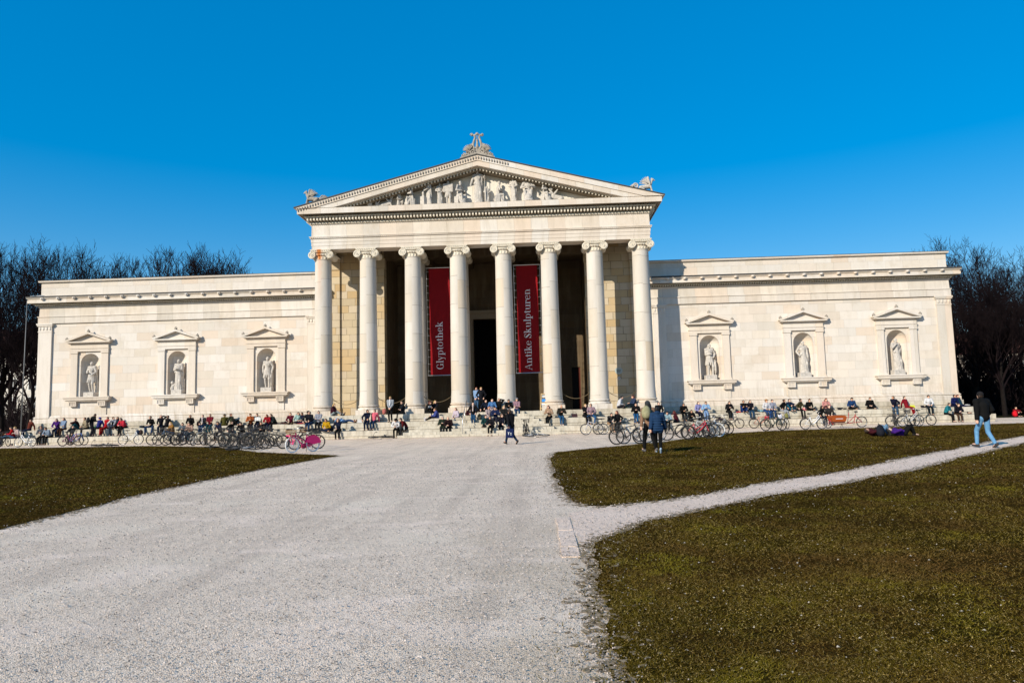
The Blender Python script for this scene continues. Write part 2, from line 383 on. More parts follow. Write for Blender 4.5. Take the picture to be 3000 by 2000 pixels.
RIGHT = [(4.5, -42.75), (4.45, -43.9), (4.36, -44.9), (4.34, -46), (4.38, -47), (4.4, -52), (4.4, -62), (58, -62), (58, -4.4), (41.5, -4.4), (20.7, -25.6), (17.6, -28.9), (15.05, -31.55), (12.5, -34.4), (10.6, -36.2), (9.2, -37.6), (8.1, -38.5), (7.1, -39.5), (6.2, -40.35), (5.45, -41.1), (4.9, -42.0)]
PATH = [(4.3, -40.2), (4.75, -39.75), (6.0, -39.1), (9.0, -36.1), (12.3, -32.9), (17.7, -27.2), (24.3, -20.5), (40.1, -5.0), (41.6, -4.2), (20.6, -25.4), (12.4, -34.2), (8.0, -38.3), (5.4, -40.9), (4.8, -42.2), (4.35, -42.8)]
sheet('dirt_path', PATH, .004, M_dirt, jag=1.2, seed=9)
_, LEFTJ = sheet('lawn', LEFT, .012, M_lawn, jag=.7, seed=2)
_, MIDJ = sheet('lawn', MID, .012, M_lawn, jag=1.0, seed=3)
_, RIGHTJ = sheet('lawn', RIGHT, .012, M_lawn, jag=1.0, seed=4)

def inpoly(x, y, poly):
    inside = np.zeros(len(x), bool); n = len(poly); j = n-1
    for i in range(n):
        xi, yi = poly[i]; xj, yj = poly[j]
        c = ((yi > y) != (yj > y)) & (x < (xj-xi)*(y-yi)/((yj-yi) or 1e-9)+xi)
        inside ^= c; j = i
    return inside
rng = np.random.default_rng(5)
def wedge(n, r0, r1, power=1.0):
    # random ground points in front of the camera, denser close by
    r = np.exp(rng.uniform(np.log(r0), np.log(r1), n)) if power == 1 else r0+(r1-r0)*rng.random(n)**power
    a = rng.uniform(math.radians(-44), math.radians(44), n)+math.pi/2+CAM['yaw']
    return CPOS.x+r*np.cos(a), CPOS.y+r*np.sin(a), r
def fast_mesh(name, verts, tris, m, nsides=3):
    me = bpy.data.meshes.new(name); nv = len(verts); nf = len(tris)
    me.vertices.add(nv); me.vertices.foreach_set('co', verts.astype(np.float32).ravel())
    me.loops.add(nf*nsides); me.loops.foreach_set('vertex_index', tris.astype(np.int32).ravel())
    me.polygons.add(nf); me.polygons.foreach_set('loop_start', np.arange(0, nf*nsides, nsides, dtype=np.int32))
    me.polygons.foreach_set('loop_total', np.full(nf, nsides, dtype=np.int32))
    me.update(calc_edges=True); me.validate(); me.materials.append(m)
    o = bpy.data.objects.new(name, me); COL.objects.link(o); return o
def grass():
    x, y, r = wedge(1500000, 2.2, 60)
    jx, jy = rng.normal(0, 1, len(x)), rng.normal(0, 1, len(x)); j = (.02+.42*rng.random(len(x))**4); jx *= j; jy *= j
    k = inpoly(x+jx, y+jy, LEFTJ) | inpoly(x+jx, y+jy, MIDJ) | inpoly(x+jx, y+jy, RIGHTJ)
    x, y, r = x[k], y[k], r[k]
    # patchy sward from a coarse noise table
    g = 400; tab = np.array([[mnoise.noise(Vector((a*.22, b*.22, 3)))+.6*mnoise.noise(Vector((a*.8, b*.8, 7))) for b in range(g)] for a in range(g)])
    den = tab[(np.floor(x/.28).astype(int)) % g, (np.floor(y/.28).astype(int)) % g]; keep = den > rng.uniform(-.8, .3, len(x)); x, y, r = x[keep], y[keep], r[keep]
    if len(x) > 520000: x, y, r = x[:520000], y[:520000], r[:520000]
    n = len(x)
    h = (.006+.018*rng.random(n)**1.6)*(1+.02*r); w = .0026*(1+.13*r); a = rng.uniform(0, 2*math.pi, n); lean = rng.uniform(.6, 3.6, n)*h; b = rng.uniform(0, 2*math.pi, n)
    z0 = np.full(n, .010); v = np.empty((n, 3, 3))
    v[:, 0] = np.stack([x-w*np.cos(a), y-w*np.sin(a), z0], 1); v[:, 1] = np.stack([x+w*np.cos(a), y+w*np.sin(a), z0], 1)
    v[:, 2] = np.stack([x+lean*np.cos(b), y+lean*np.sin(b), z0+h], 1)
    o = fast_mesh('grass', v.reshape(-1, 3), np.arange(n*3).reshape(-1, 3), M_blade); tag(o, kind='stuff')
grass()
def scatter_bits(name, n, r0, r1, polys, size, m, flat=.3, inside=True, thr=None, grow=.02):
    x, y, r = wedge(n, r0, r1)
    jj = .0 if inside else .45; jx = rng.normal(0, 1, len(x))*jj*rng.random(len(x))**4; jy = rng.normal(0, 1, len(x))*jj*rng.random(len(x))**4
    k = np.zeros(len(x), bool)
    for P_ in polys: k |= inpoly(x+jx, y+jy, P_)
    if not inside: k = ~k
    x, y, r = x[k], y[k], r[k]; n = len(x)
    s = size*(.4+rng.random(n)**2*1.6)*(1+grow*r)
    base = np.array([(1, 0, 0), (-.5, .87, 0), (-.5, -.87, 0), (0.1, 0, 1)]); tri = np.array([(0, 1, 3), (1, 2, 3), (2, 0, 3)])
    a = rng.uniform(0, 6.28, n); ca, sa = np.cos(a), np.sin(a); sx = rng.uniform(.6, 1.3, n)
    v = np.empty((n, 4, 3))
    for i, b in enumerate(base):
        v[:, i, 0] = x+s*(b[0]*sx*ca-b[1]*sa); v[:, i, 1] = y+s*(b[0]*sx*sa+b[1]*ca); v[:, i, 2] = .013+s*b[2]*flat*rng.uniform(.5, 1.5, n)
    t = (tri[None]+(np.arange(n)*4)[:, None, None]).reshape(-1, 3)
    o = fast_mesh(name, v.reshape(-1, 3), t, m); tag(o, kind='stuff'); return o
def m_pebble():
    n = N('loose stones'); p = n.pos(); a = n.noise(p, 23, 1); return n.fin(n.mix(n.M('MULTIPLY', n.M('SUBTRACT', a, .3, clamp=True), 2.4, clamp=True), (.10, .085, .075), (.95, .78, .65)), .9, .1)
scatter_bits('loose_gravel', 170000, 2.0, 26, [LEFTJ, MIDJ, RIGHTJ], .0030, m_pebble(), flat=.9, inside=False, grow=.12)
scatter_bits('dry_leaves', 4800, 3.0, 36, [LEFTJ, MIDJ, RIGHTJ], .0068, M_leaf, flat=.5, grow=.035)
# trodden margins: scraps of turf out on the gravel and bare spots inside the lawn edge
def scraps(name, polys, n, m, z, sgn, spread, rmin, rmax, seed):
    rnd = random.Random(seed); V_ = []; F_ = []
    segs = []
    for P_ in polys:
        for i in range(len(P_)):
            a = Vector(P_[i]); b = Vector(P_[(i+1) % len(P_)]); L = (b-a).length; d = min((a-CPOS.xy).length, (b-CPOS.xy).length)
            if L < 30 and d < 34 and a.y > -50: segs.append((a, b, L/(1+d*.10)))
    tot = sum(q[2] for q in segs); cnt = 0
    for a, b, wgt in segs:
        for _ in range(int(n*wgt/tot+rnd.random())):
            q = a.lerp(b, rnd.random()); d = (b-a).normalized(); nr = Vector((d.y, -d.x)); e = abs(rnd.gauss(0, 1))*spread
            q2 = q+nr*e
            ins = inpoly(np.array([q2.x]), np.array([q2.y]), [(v[0], v[1]) for v in polys[0]])[0] if len(polys) == 1 else False
            if (ins and sgn > 0) or (not ins and sgn < 0): q2 = q-nr*e
            r0 = rnd.uniform(rmin, rmax)*(1.0-.5*min(1, e/(2.5*spread))); k = 9; base = len(V_); zz = z+cnt*1e-6; cnt += 1
            st = rnd.uniform(.5, 1.0); an = rnd.uniform(0, 6.28)
            for i in range(k):
                t = 6.283*i/k; rr = r0*rnd.uniform(.45, 1.15); x_, y_ = rr*math.cos(t), rr*st*math.sin(t)
                V_.append((q2.x+x_*math.cos(an)-y_*math.sin(an), q2.y+x_*math.sin(an)+y_*math.cos(an), zz))
            F_.append(tuple(range(base, base+k)))
    me = bpy.data.meshes.new(name); me.from_pydata(V_, [], F_); o = link(name, me, m); tag(o, kind='stuff')
M_soil = simple('trodden soil', (.34, .26, .17), .95, .05, var=.4, scale=14, bump=.6)
for P_, k_ in ((RIGHT, 1900), (MID, 1300), (LEFT, 700)):
    scraps('trodden_soil', [P_], k_, M_soil, .0052, 1, .13, .02, .09, k_)
scraps('turf_scraps', [RIGHT], 1500, M_lawn, .0065, 1, .11, .008, .035, 1)
scraps('turf_scraps', [MID], 900, M_lawn, .0065, 1, .09, .01, .04, 2)
scraps('bare_patches', [RIGHT], 900, M_soil, .0150, -1, .20, .01, .05, 3)
scraps('bare_patches', [MID], 500, M_soil, .0150, -1, .14, .01, .05, 4)
# ragged tufts and gravel mix at the turf edges come from the scattered grass
mb = MB(); yy = -43.5
for k in range(5): mb.box(4.10+.01*(k % 2), 4.30, yy, yy+.55, -.02, .010+.003*(k % 2)); yy += .57
o = mb.build('drain_slabs', M_dirt); tag(o, kind='structure')

# ------------------------------------------------------------------ the museum
S3 = .527; ZS = 1.58; COLX = [(i-3.5)*3.3 for i in range(8)]
BLD = tag(empty('museum', (0, 5, 0)), 'long cream stone temple fronted museum with an eight column Ionic portico and two blind wings', 'museum')
def part(name, mb, m, smooth=False, parent=None):
    o = mb.build(name, m, parent or BLD, smooth)
    if parent is None: o.matrix_parent_inverse = Matrix.Translation((0, -5, 0))
    return o
WY = 3.03; WX = 34.78; PX = 12.2; BY = 24.0
NX = (16.88, 23.85, 30.72)
# crepidoma: three tall courses, with a shadow groove low on each riser
def course(mb, path, out, z0, z1, closed=False):
    mb.sweep(path, [(-.3, z0), (out-.05, z0), (out-.05, z0+.16), (out, z0+.175), (out, z1-.01), (out-.01, z1), (-.8, z1)], closed)
for sg in (-1, 1):
    mb = MB()
    def wpth(e): return [(PX-.5, WY), (WX-e, WY), (WX-e, BY)] if sg > 0 else [(-WX+e, BY), (-WX+e, WY), (-PX+.5, WY)]
    course(mb, wpth(1.25), 2.43, 0, S3); course(mb, wpth(.60), 1.33, S3, 2*S3); course(mb, wpth(0), .28, 2*S3, ZS)
    part('wing_steps', mb, M_step)
mb = MB()
for k, (yo, z0, z1) in enumerate(((3.0, 0, S3), (2.05, S3, 2*S3), (1.10, 2*S3, ZS))):
    hx = 12.55+(yo-1.1); pth = [(-hx, WY), (-hx, -yo), (hx, -yo), (hx, WY)]
    mb.sweep(pth, [(-.9 if k < 2 else -1.2, z0+.0), (-.05, z0), (-.05, z0+.16), (0, z0+.175), (0, z1-.01), (-.01, z1), (-1.4, z1)])
part('portico_steps', mb, M_step)
mb = MB()
for k in range(9):
    yf = -4.05+.333*k; zt = ZS/9*(k+1); e = .33*k
    mb.box(-5.45+e, 5.55-e, yf, yf+.40 if k < 8 else -1.09, ZS/9*k-.02 if k else 0, zt-(.002 if k < 8 else .004))
part('stair', mb, M_step)
mb = MB(); mb.box(-12.5, 12.5, -1.05, 9.4, 1.2, ZS-.006); part('portico_floor', mb, M_step)

# wing walls with arched niches
def niche_wall(mb, x0, x1, z0, z1, y, cs, r=.745, zs=3.53, zc=6.13):
    # vertical strips between openings
    xs = [x0]
    for c in cs: xs += [c-r, c+r]
    xs.append(x1)
    def quad(a, b, c, d): mb.add([(a, y, c), (b, y, c), (b, y, d), (a, y, d)], [(0, 1, 2, 3)])
    for i in range(0, len(xs), 2): quad(xs[i], xs[i+1], z0, z1)
    for c in cs:
        quad(c-r, c+r, z0, zs)
        n = 14
        for k in range(n):
            a0 = math.pi-math.pi*k/n; a1 = math.pi-math.pi*(k+1)/n
            p0 = (c+r*math.cos(a0), zc+r*math.sin(a0)); p1 = (c+r*math.cos(a1), zc+r*math.sin(a1))
            mb.add([(p0[0], y, p0[1]), (p1[0], y, p1[1]), (p1[0], y, z1), (p0[0], y, z1)], [(0, 1, 2, 3)])
for sg in (-1, 1):
    cs = sorted(sg*n for n in NX); xa, xb = (PX-1, WX) if sg > 0 else (-WX, -PX+1)
    mb = MB(); niche_wall(mb, xa, xb, ZS-.1, 12.5, WY, cs)
    xo = sg*WX
    mb.add([(xo, WY, ZS-.1), (xo, BY, ZS-.1), (xo, BY, 12.5), (xo, WY, 12.5)], [(0, 1, 2, 3)])
    mb.add([(xa, BY, 0), (xb, BY, 0), (xb, BY, 12.5), (xa, BY, 12.5)], [(0, 1, 2, 3)])
    mb.add([(xa, WY, 12.5), (xb, WY, 12.5), (xb, BY, 12.5), (xa, BY, 12.5)], [(0, 1, 2, 3)])
    o = mb.build('wing_wall', M_wall, BLD, recalc=False); o.matrix_parent_inverse = Matrix.Translation((0, -5, 0))
    def wp(off=0): return [(sg*12.0, WY), (WX, WY), (WX, BY)] if sg > 0 else [(-WX, BY), (-WX, WY), (-12.0, WY)]
    mb = MB()
    mb.sweep(wp(), [(0, ZS), (.20, ZS), (.20, ZS+.27), (.15, ZS+.30), (.15, ZS+.34), (.19, ZS+.37), (.19, ZS+.42), (.10, ZS+.46), (.10, ZS+.50), (.04, ZS+.54), (0, ZS+.56)])
    part('wall_base', mb, M_trim)
    mb = MB()
    mb.sweep(wp(), [(0, 9.30), (.13, 9.30), (.13, 9.78), (.18, 9.80), (.18, 9.86), (.08, 9.88), (.06, 10.50), (.10, 10.52), (.13, 10.60), (.13, 10.63), (0.05, 10.63)])
    part('entablature', mb, M_smooth)
    # dentils and corona
    mb = MB(); mb.sweep(wp(), [(.0, 10.63), (.12, 10.63), (.12, 10.86), (.60, 10.86), (.60, 10.90), (0, 10.90)]); part('bed_moulding', mb, M_crust_shade)
    mb = MB(); x = (12.3 if sg > 0 else -WX-.3); xe = (WX+.3 if sg > 0 else -12.3)
    while x < xe:
        mb.box(x, x+.085, WY-.30, WY-.11, 10.665, 10.80); x += .178
    if sg > 0:
        for k in range(100): mb.box(WX+.15, WX+.30, WY+k*.178, WY+k*.178+.095, 10.655, 10.80)
    mb.sweep(wp(), [(.10, 10.785), (.31, 10.785), (.31, 10.835), (.10, 10.835)]); part('dentil_course', mb, M_plain)
    mb = MB()
    mb.sweep(wp(), [(.0, 10.92), (.64, 10.92), (.64, 10.85), (.66, 10.845), (.66, 11.06), (.60, 11.07), (.62, 11.12), (.72, 11.22), (.73, 11.25), (.70, 11.255), (0, 11.33)])
    x = 12.6 if sg > 0 else -34.22
    while x < (35 if sg > 0 else -12.4):
        mb.box(x-.10, x+.10, WY-.82, WY-.60, 11.075, 11.24); mb.ell((x, WY-.84, 11.15), (.07, .05, .07), n=8, m=6); x += 1.262
    part('cornice', mb, M_trim)
    mb = MB(); mb.sweep(wp(), [(.69, 11.258), (.745, 11.262), (.745, 11.36), (.05, 11.50), (.05, 11.42)]); part('gutter', mb, M_lead)
    mb = MB(); mb.sweep(wp(), [(.0, 11.40), (.06, 11.40), (.06, 11.50), (.02, 11.52), (.02, 12.52), (.16, 12.54), (.19, 12.60), (.19, 12.67), (0, 12.67)]); part('attic', mb, M_wall)
    mb = MB(); mb.sweep(wp(), [(.21, 12.672), (.21, 12.70), (-.6, 12.74), (-.6, 12.68)]); part('attic_capping', mb, M_lead)
    # pilasters at both ends of the wing
    for a, b in ((33.78, 34.83), (12.75, 13.68)):
        xa, xb = sorted((sg*a, sg*b)); mb = MB()
        d = .14
        mb.box(xa, xb, WY-d, WY+.05 if b < 20 else WY+1.0, ZS+.5, 8.62)
        mb.box(xa-.05, xb+.05, WY-d-.078, WY+.1, ZS+.38, ZS+.497)
        mb.box(xa-.03, xb+.03, WY-d-.03, WY+.1, 8.62, 8.70); mb.box(xa, xb, WY-d-.01, WY+.1, 8.70, 9.08)
        mb.box(xa-.07, xb+.07, WY-d-.08, WY+.1, 9.08, 9.18); mb.box(xa-.11, xb+.11, WY-d-.12, WY+.1, 9.18, 9.302)
        k = 4
        for i in range(k):
            cxx = xa+(xb-xa)*(i+.5)/k; mb.ell((cxx, WY-d-.02, 8.90), (.085, .05, .15), n=8, m=6)
        part('corner_pilaster', mb, M_plain if False else M_trim)

# niche surrounds
def niche(cx):
    par = empty('niche'); par.location = (cx, 0, 0); par.parent = BLD; par.matrix_parent_inverse = Matrix.Translation((0, -5, 0))
    def P(nm, mb, m=M_trim, smooth=False): return mb.build(nm, m, par, smooth)
    r = .745; y = WY
    mb = MB(); n = 14; vs = []; fs = []   # apse
    for iz, z in enumerate((3.53, 4.8, 6.13)):
        for k in range(n+1):
            a = math.pi-math.pi*k/n; vs.append((r*math.cos(a), y+r*math.sin(a), z))
    m2 = 7
    for j in range(1, m2+1):
        t = math.pi/2*j/m2
        for k in range(n+1):
            a = math.pi-math.pi*k/n; vs.append((r*math.cos(a)*math.cos(t) if j < m2 else 0, y+(r*math.sin(a)*math.cos(t) if j < m2 else 0), 6.13+r*math.sin(t)))
    # dome is a quarter sphere: keep the front arc on the wall plane
    for j in range(2+m2):
        for k in range(n): fs.append((j*(n+1)+k, j*(n+1)+k+1, (j+1)*(n+1)+k+1, (j+1)*(n+1)+k))
    vs2 = [v for v in vs]
    mb.add(vs2, fs)
    mb.add([(-r, y, 3.53), (r, y, 3.53), (r, y+r, 3.53), (-r, y+r, 3.53)], [(0, 1, 2, 3)])
    P('recess', mb, M_wall, False)
    for s in (-1, 1):
        mb = MB(); a, b = sorted((s*.95, s*1.47)); mb.box(a, b, y-.13, y+.02, 3.50, 6.93); mb.box(a-.03, b+.03, y-.17, y+.02, 3.50, 3.66)
        mb.box(a-.04, b+.04, y-.18, y+.02, 6.88, 7.03); P('pilaster', mb)
    mb = MB(); mb.box(-1.50, 1.50, y-.16, y+.01, 7.035, 7.25); mb.box(-1.54, 1.54, y-.20, y+.01, 7.25, 7.30); mb.box(-1.49, 1.49, y-.15, y+.01, 7.30, 7.64)
    P('frieze', mb)
    mb = MB(); mb.box(-1.62, 1.62, y-.28, y+.01, 7.64, 7.70); mb.box(-1.72, 1.72, y-.42, y+.01, 7.70, 7.80)
    # pediment: triangular field, raking bars
    mb.prism_xz([(-1.55, 7.80), (1.55, 7.80), (0, 8.36)], y-.12, y+.01)
    for s in (-1, 1):
        mb.prism_xz([(s*1.80, 7.80), (s*1.62, 7.80), (0, 8.37), (0, 8.52), (s*1.80, 7.90)][::s], y-.44, y+.01)
    P('gable', mb)
    for s in (-1, 0, 1):
        mb = MB(); bx = s*1.70; bz = 8.52 if s == 0 else 7.93
        mb.box(bx-.08, bx+.08, y-.42, y-.24, bz-.03, bz+.07)
        mb.ell((bx, y-.33, bz+.13), (.06, .05, .10), n=8, m=6)
        for q in (-1, 1): mb.ell((bx+q*.08, y-.33, bz+.09), (.05, .04, .06), n=8, m=6)
        P('palmette', mb, M_relief, True)
    mb = MB(); mb.box(-1.66, 1.66, y-.34, y+.01, 3.20, 3.28); mb.box(-1.76, 1.76, y-.42, y+.01, 3.28, 3.44); mb.box(-1.83, 1.83, y-.48, y+.01, 3.44, 3.528)
    P('sill', mb)
    mb = MB(); mb.box(-1.40, 1.40, y-.06, y+.01, 2.12, 3.20); P('apron', mb, M_wall)
    for s in (-1, 1):
        c = s*1.14; mb = MB(); y0 = y-.30
        for a, b, z0, z1 in ((c-.29, c-.22, 2.80, 3.19), (c+.22, c+.29, 2.80, 3.19), (c-.22, c+.22, 2.80, 2.87), (c-.22, c+.22, 3.12, 3.19)): mb.box(a, b, y0, y-.04, z0, z1)
        mb.box(c-.22, c+.22, y0+.05, y-.045, 2.87, 3.12)
        for q in (-.12, 0, .12): mb.box(c+q-.015, c+q+.015, y0+.02, y0+.052, 2.88, 3.11)
        mb.box(c-.2, c+.2, y0+.022, y0+.051, 2.985, 3.005)
        P('bracket', mb)
for s in (-1, 1):
    for n_ in NX: niche(s*n_)

# ---- columns
def col_parts(r0=.65, r1=.585, zb=2.17, zt=12.86, pl=.80):
    base = MB(); base.box(-pl, pl, -pl, pl, ZS, 1.93)
    base.lathe([(pl-.02, 1.93), (pl, 1.97), (pl, 2.03), (pl-.03, 2.07), (r0+.03, 2.08), (r0+.02, 2.12), (r0+.07, 2.14), (r0+.10, 2.19), (r0+.09, 2.24), (r0+.04, 2.27), (r0+.01, 2.30)], n=36)
    sh = MB(); pr = []
    for k in range(15):
        t = k/14; r = r0+(r1-r0)*t+.018*math.sin(math.pi*t)*(1-t); pr.append((r+(.04 if k == 0 else 0), 2.29+(zt-2.29)*t))
    sh.lathe([(r0+.03, 2.285)]+pr+[(r1+.03, zt-.02), (r1+.035, zt+.02), (r1, zt+.03)], n=40)
    neck = MB(); neck.lathe([(r1, zt+.02), (r1+.0, zt+.26), (r1+.04, zt+.28)], n=36)
    for k in range(18):
        a = 2*math.pi*k/18; neck.ell(((r1+.0)*math.cos(a), (r1+.0)*math.sin(a), zt+.14), (.05, .05, .10), n=6, m=5)
    cap = MB(); z = zt+.27
    cap.lathe([(r1+.02, z), (r1+.12, z+.06), (r1+.15, z+.14), (r1+.08, z+.17)], n=32)
    for k in range(24):
        a = 2*math.pi*k/24; cap.ell(((r1+.10)*math.cos(a), (r1+.10)*math.sin(a), z+.075), (.045, .045, .07), n=6, m=5)
    cap.box(-.66, .66, -.60, .60, z+.13, z+.30)
    zc = z+.065; R = .275
    for s in (-1, 1):
        c = s*.645
        prof = [(R, -.68), (R, -.62), (R*.80, -.45), (R*.72, 0), (R*.80, .45), (R, .62), (R, .68)]
        st = len(cap.v); cap.lathe(prof, n=20); cap.xf(Matrix.Translation((c, 0, zc)) @ Matrix.Rotation(math.pi/2, 4, 'X'), st)
        for fy in (-.695, .695):
            pts = []; rad = []
            for k in range(46):
                t = k/45; a = (math.pi/2)+(-s)*0+s*t*2.4*2*math.pi; rr = R*.93*(1-t)**1.0+.02
                pts.append((c+rr*math.cos(a), fy, zc+rr*math.sin(a))); rad.append(.028*(1-.5*t))
            cap.tube(pts, rad, 5)
            cap.ell((c, fy, zc), (.05, .04, .05), n=8, m=6)
    cap.tube([(-.62, -.68, z+.31), (-.3, -.68, z+.27), (0, -.68, z+.25), (.3, -.68, z+.27), (.62, -.68, z+.31)], .035, 5)
    ab = MB(); ab.box(-.72, .72, -.70, .70, z+.30, z+.40); ab.box(-.76, .76, -.74, .74, z+.40, 13.585)
    for k in range(11):
        ab.ell((-.66+.132*k, -.71, z+.36), (.05, .03, .05), n=6, m=5)
    return base, sh, neck, cap, ab
BASE, SHAFT, NECK, CAPM, ABA = [m.mesh(n, 'auto') for m, n in zip(col_parts(), ('base', 'shaft', 'neck', 'volutes', 'abacus'))]
def column(x, y, sc=1.0):
    c = empty('column'); c.parent = BLD; c.matrix_parent_inverse = Matrix.Translation((0, -5, 0)); c.location = (x, y, 0); c.scale = (sc, sc, 1)
    link('base', BASE, M_trim, c); link('shaft', SHAFT, M_col, c); link('neck', NECK, M_plain, c); link('volutes', CAPM, M_plain, c); link('abacus', ABA, M_plain, c)
for x in COLX: column(x, 0)
for x in (-4.95, -1.65, 1.65, 4.95): column(x, 2.5, .86)

# ---- portico walls
for s in (-1, 1):
    mb = MB(); a, b = sorted((s*7.75, s*12.25)); mb.box(a, b, WY, 4.0, ZS-.01, 14.2)
    part('portico_wall', mb, M_inner)
for s in (-1, 1):
    for a, b in ((7.70, 8.45), (11.15, 12.0)):
        mb = MB(); a, b = sorted((s*a, s*b)); mb.box(a, b, WY-.16, WY+.05, ZS, 12.75); mb.box(a-.05, b+.05, WY-.21, WY+.05, ZS, 1.95); mb.box(a-.03, b+.03, WY-.2, WY+.05, 2.0, 2.2)
        mb.box(a-.06, b+.06, WY-.22, WY+.05, 12.75, 13.56)
        part('anta', mb, M_inner)
mb = MB()
for s in (-1, 1):
    a, b = sorted((s*7.78, s*8.2)); mb.box(a, b, 3.98, 9.0, ZS-.01, 14.1)
# back wall with the great door and a small side door
segs = [(-8.2, -1.45, 0), (1.45, 6.75, 0), (7.45, 8.2, 0)]
for a, b, _ in segs: mb.box(a, b, 8.6, 9.2, ZS-.01, 14.1)
mb.box(-1.46, 1.46, 8.6, 9.2, 9.35, 14.1); mb.box(6.74, 7.46, 8.6, 9.2, 5.1, 14.1)
part('vestibule_wall', mb, M_dim_shade)
dr = empty('main_door'); dr.parent = BLD; dr.matrix_parent_inverse = Matrix.Translation((0, -5, 0))
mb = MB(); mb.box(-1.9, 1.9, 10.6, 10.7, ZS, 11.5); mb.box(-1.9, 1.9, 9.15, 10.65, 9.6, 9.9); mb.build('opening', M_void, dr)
mb = MB()
for s in (-1, 1):
    a, b = sorted((s*1.45, s*1.80)); mb.box(a, b, 8.42, 8.62, ZS, 9.70)
    a, b = sorted((s*1.42, s*1.47)); mb.box(a, b, 8.60, 9.3, ZS, 9.35)
mb.box(-2.0, 2.0, 8.38, 8.62, 9.35, 9.80); mb.box(-2.25, 2.25, 8.20, 8.62, 9.80, 10.05)
mb.build('casing', simple('door surround stone', (.42, .34, .24), .9, .1), dr)
for s in (-1, 1):
    mb = MB(); mb.box(s*1.44-.06, s*1.44+.06, 9.2, 10.5, ZS+.02, 9.3)
    for k in range(6): mb.box(s*1.38-.08, s*1.38+.08, 9.3, 10.4, 2.2+k*1.1, 2.28+k*1.1)
    mb.build('door_leaf', M_door, dr)
dr2 = empty('side_door'); dr2.parent = BLD; dr2.matrix_parent_inverse = Matrix.Translation((0, -5, 0))
mb = MB(); mb.box(6.74, 7.28, 9.05, 9.12, ZS, 5.1); mb.build('door_panel', M_door, dr2)
mb = MB(); mb.box(7.28, 7.46, 8.7, 9.1, ZS, 5.1); mb.build('reveal', simple('red brown reveal', (.12, .03, .02)), dr2)

# ---- portico entablature
FX = 12.2; FY = -.66
def pp(o=0): return [(-FX-o, FY-o), (FX+o, FY-o), (FX+o, BY), (-FX-o, BY)]
mb = MB(); mb.sweep(pp(), [(-1.2, 13.58), (0, 13.58), (0, 13.84), (.025, 13.845), (.025, 14.10), (.05, 14.105), (.05, 14.36), (.12, 14.38), (.12, 14.43), (.16, 14.47), (.16, 14.52), (.02, 14.53), (.0, 15.42), (-.3, 15.42)], closed=True, ends=False)
x = -12.2
while x < 12.2: mb.ell((x, FY-.13, 14.405), (.035, .03, .035), n=6, m=4); x += .14
part('architrave_and_frieze', mb, M_smooth)
mb = MB(); mb.box(-FX+1.2, FX-1.2, FY+1.2, BY-1, 14.15, 14.3)
for x in COLX[1:-1]: mb.box(x-.4, x+.4, .5, 9, 13.6, 14.16)
mb.box(-FX+1.2, FX-1.2, 3.2, 4.2, 13.59, 14.16)
part('portico_ceiling', mb, M_dim_shade)
mb = MB(); mb.sweep(pp(), [(-.2, 15.415), (.06, 15.42), (.12, 15.50), (.12, 15.53), (.05, 15.54), (.05, 15.60), (-.2, 15.60)], closed=True, ends=False)
x = -12.25
while x < 12.25: mb.ell((x, FY-.10, 15.465), (.045, .05, .04), n=6, m=4); x += .15
part('egg_moulding', mb, M_plain, 'auto')
mb = MB(); mb.sweep(pp(), [(-.2, 15.59), (.10, 15.59), (.10, 16.03), (.72, 16.05), (.72, 16.09), (-.2, 16.09)], closed=True, ends=False); part('bed_moulding', mb, M_crust_shade)
mb = MB(); x = -12.45
while x < 12.45: mb.box(x, x+.115, FY-.42, FY-.09, 15.65, 15.92); x += .235
for s in (-1, 1):
    y = FY+.1
    while y < 3.5:
        a, b = sorted((s*(FX+.09), s*(FX+.42))); mb.box(a, b, y, y+.125, 15.63, 15.92); y += .235
mb.sweep(pp(), [(.05, 15.90), (.44, 15.90), (.44, 15.96), (.05, 15.96)], closed=True, ends=False); part('dentil_course', mb, M_plain)
mb = MB(); mb.sweep(pp(), [(-.2, 16.12), (.78, 16.12), (.78, 16.03), (.82, 16.03), (.82, 16.36), (.78, 16.40), (.80, 16.44), (-.2, 16.46)], closed=True, ends=False)
part('corona', mb, M_smooth)
# gable
ZT, XT, ZA = 16.50, 13.24, 19.93
slope = (ZA-ZT)/XT; yf = FY-.86
def rake(mb, zb, zt, y0, y1, xin=None):
    # a band following both slopes, between vertical offsets zb and zt below the top edge line
    for s in (-1, 1):
        pts = []
        lo = lambda x: ZA-slope*abs(x)+zb; hi = lambda x: ZA-slope*abs(x)+zt
        xe = XT if zb > -.45 else min(XT-.22, (ZA+zt-16.45)/slope)
        x1 = xe
        zl = max(lo(xe), 16.445)
        poly = [(0, hi(0)), (s*xe, hi(xe)), (s*xe, zl)]
        if lo(xe) < 16.445:
            xi = (ZA+zb-16.445)/slope; poly.append((s*xi, 16.445))
        poly.append((0, lo(0)))
        if s < 0: poly = poly[::-1]
        mb.prism_xz(poly, y0, y1)
mb = MB(); rake(mb, -.80, -.40, yf+.03, BY-.02); part('raking_corona', mb, M_smooth)
mb = MB(); rake(mb, -.43, -.04, yf-.03, BY)
for s in (-1, 1): pass
part('raking_sima', mb, M_trim)
mb = MB()
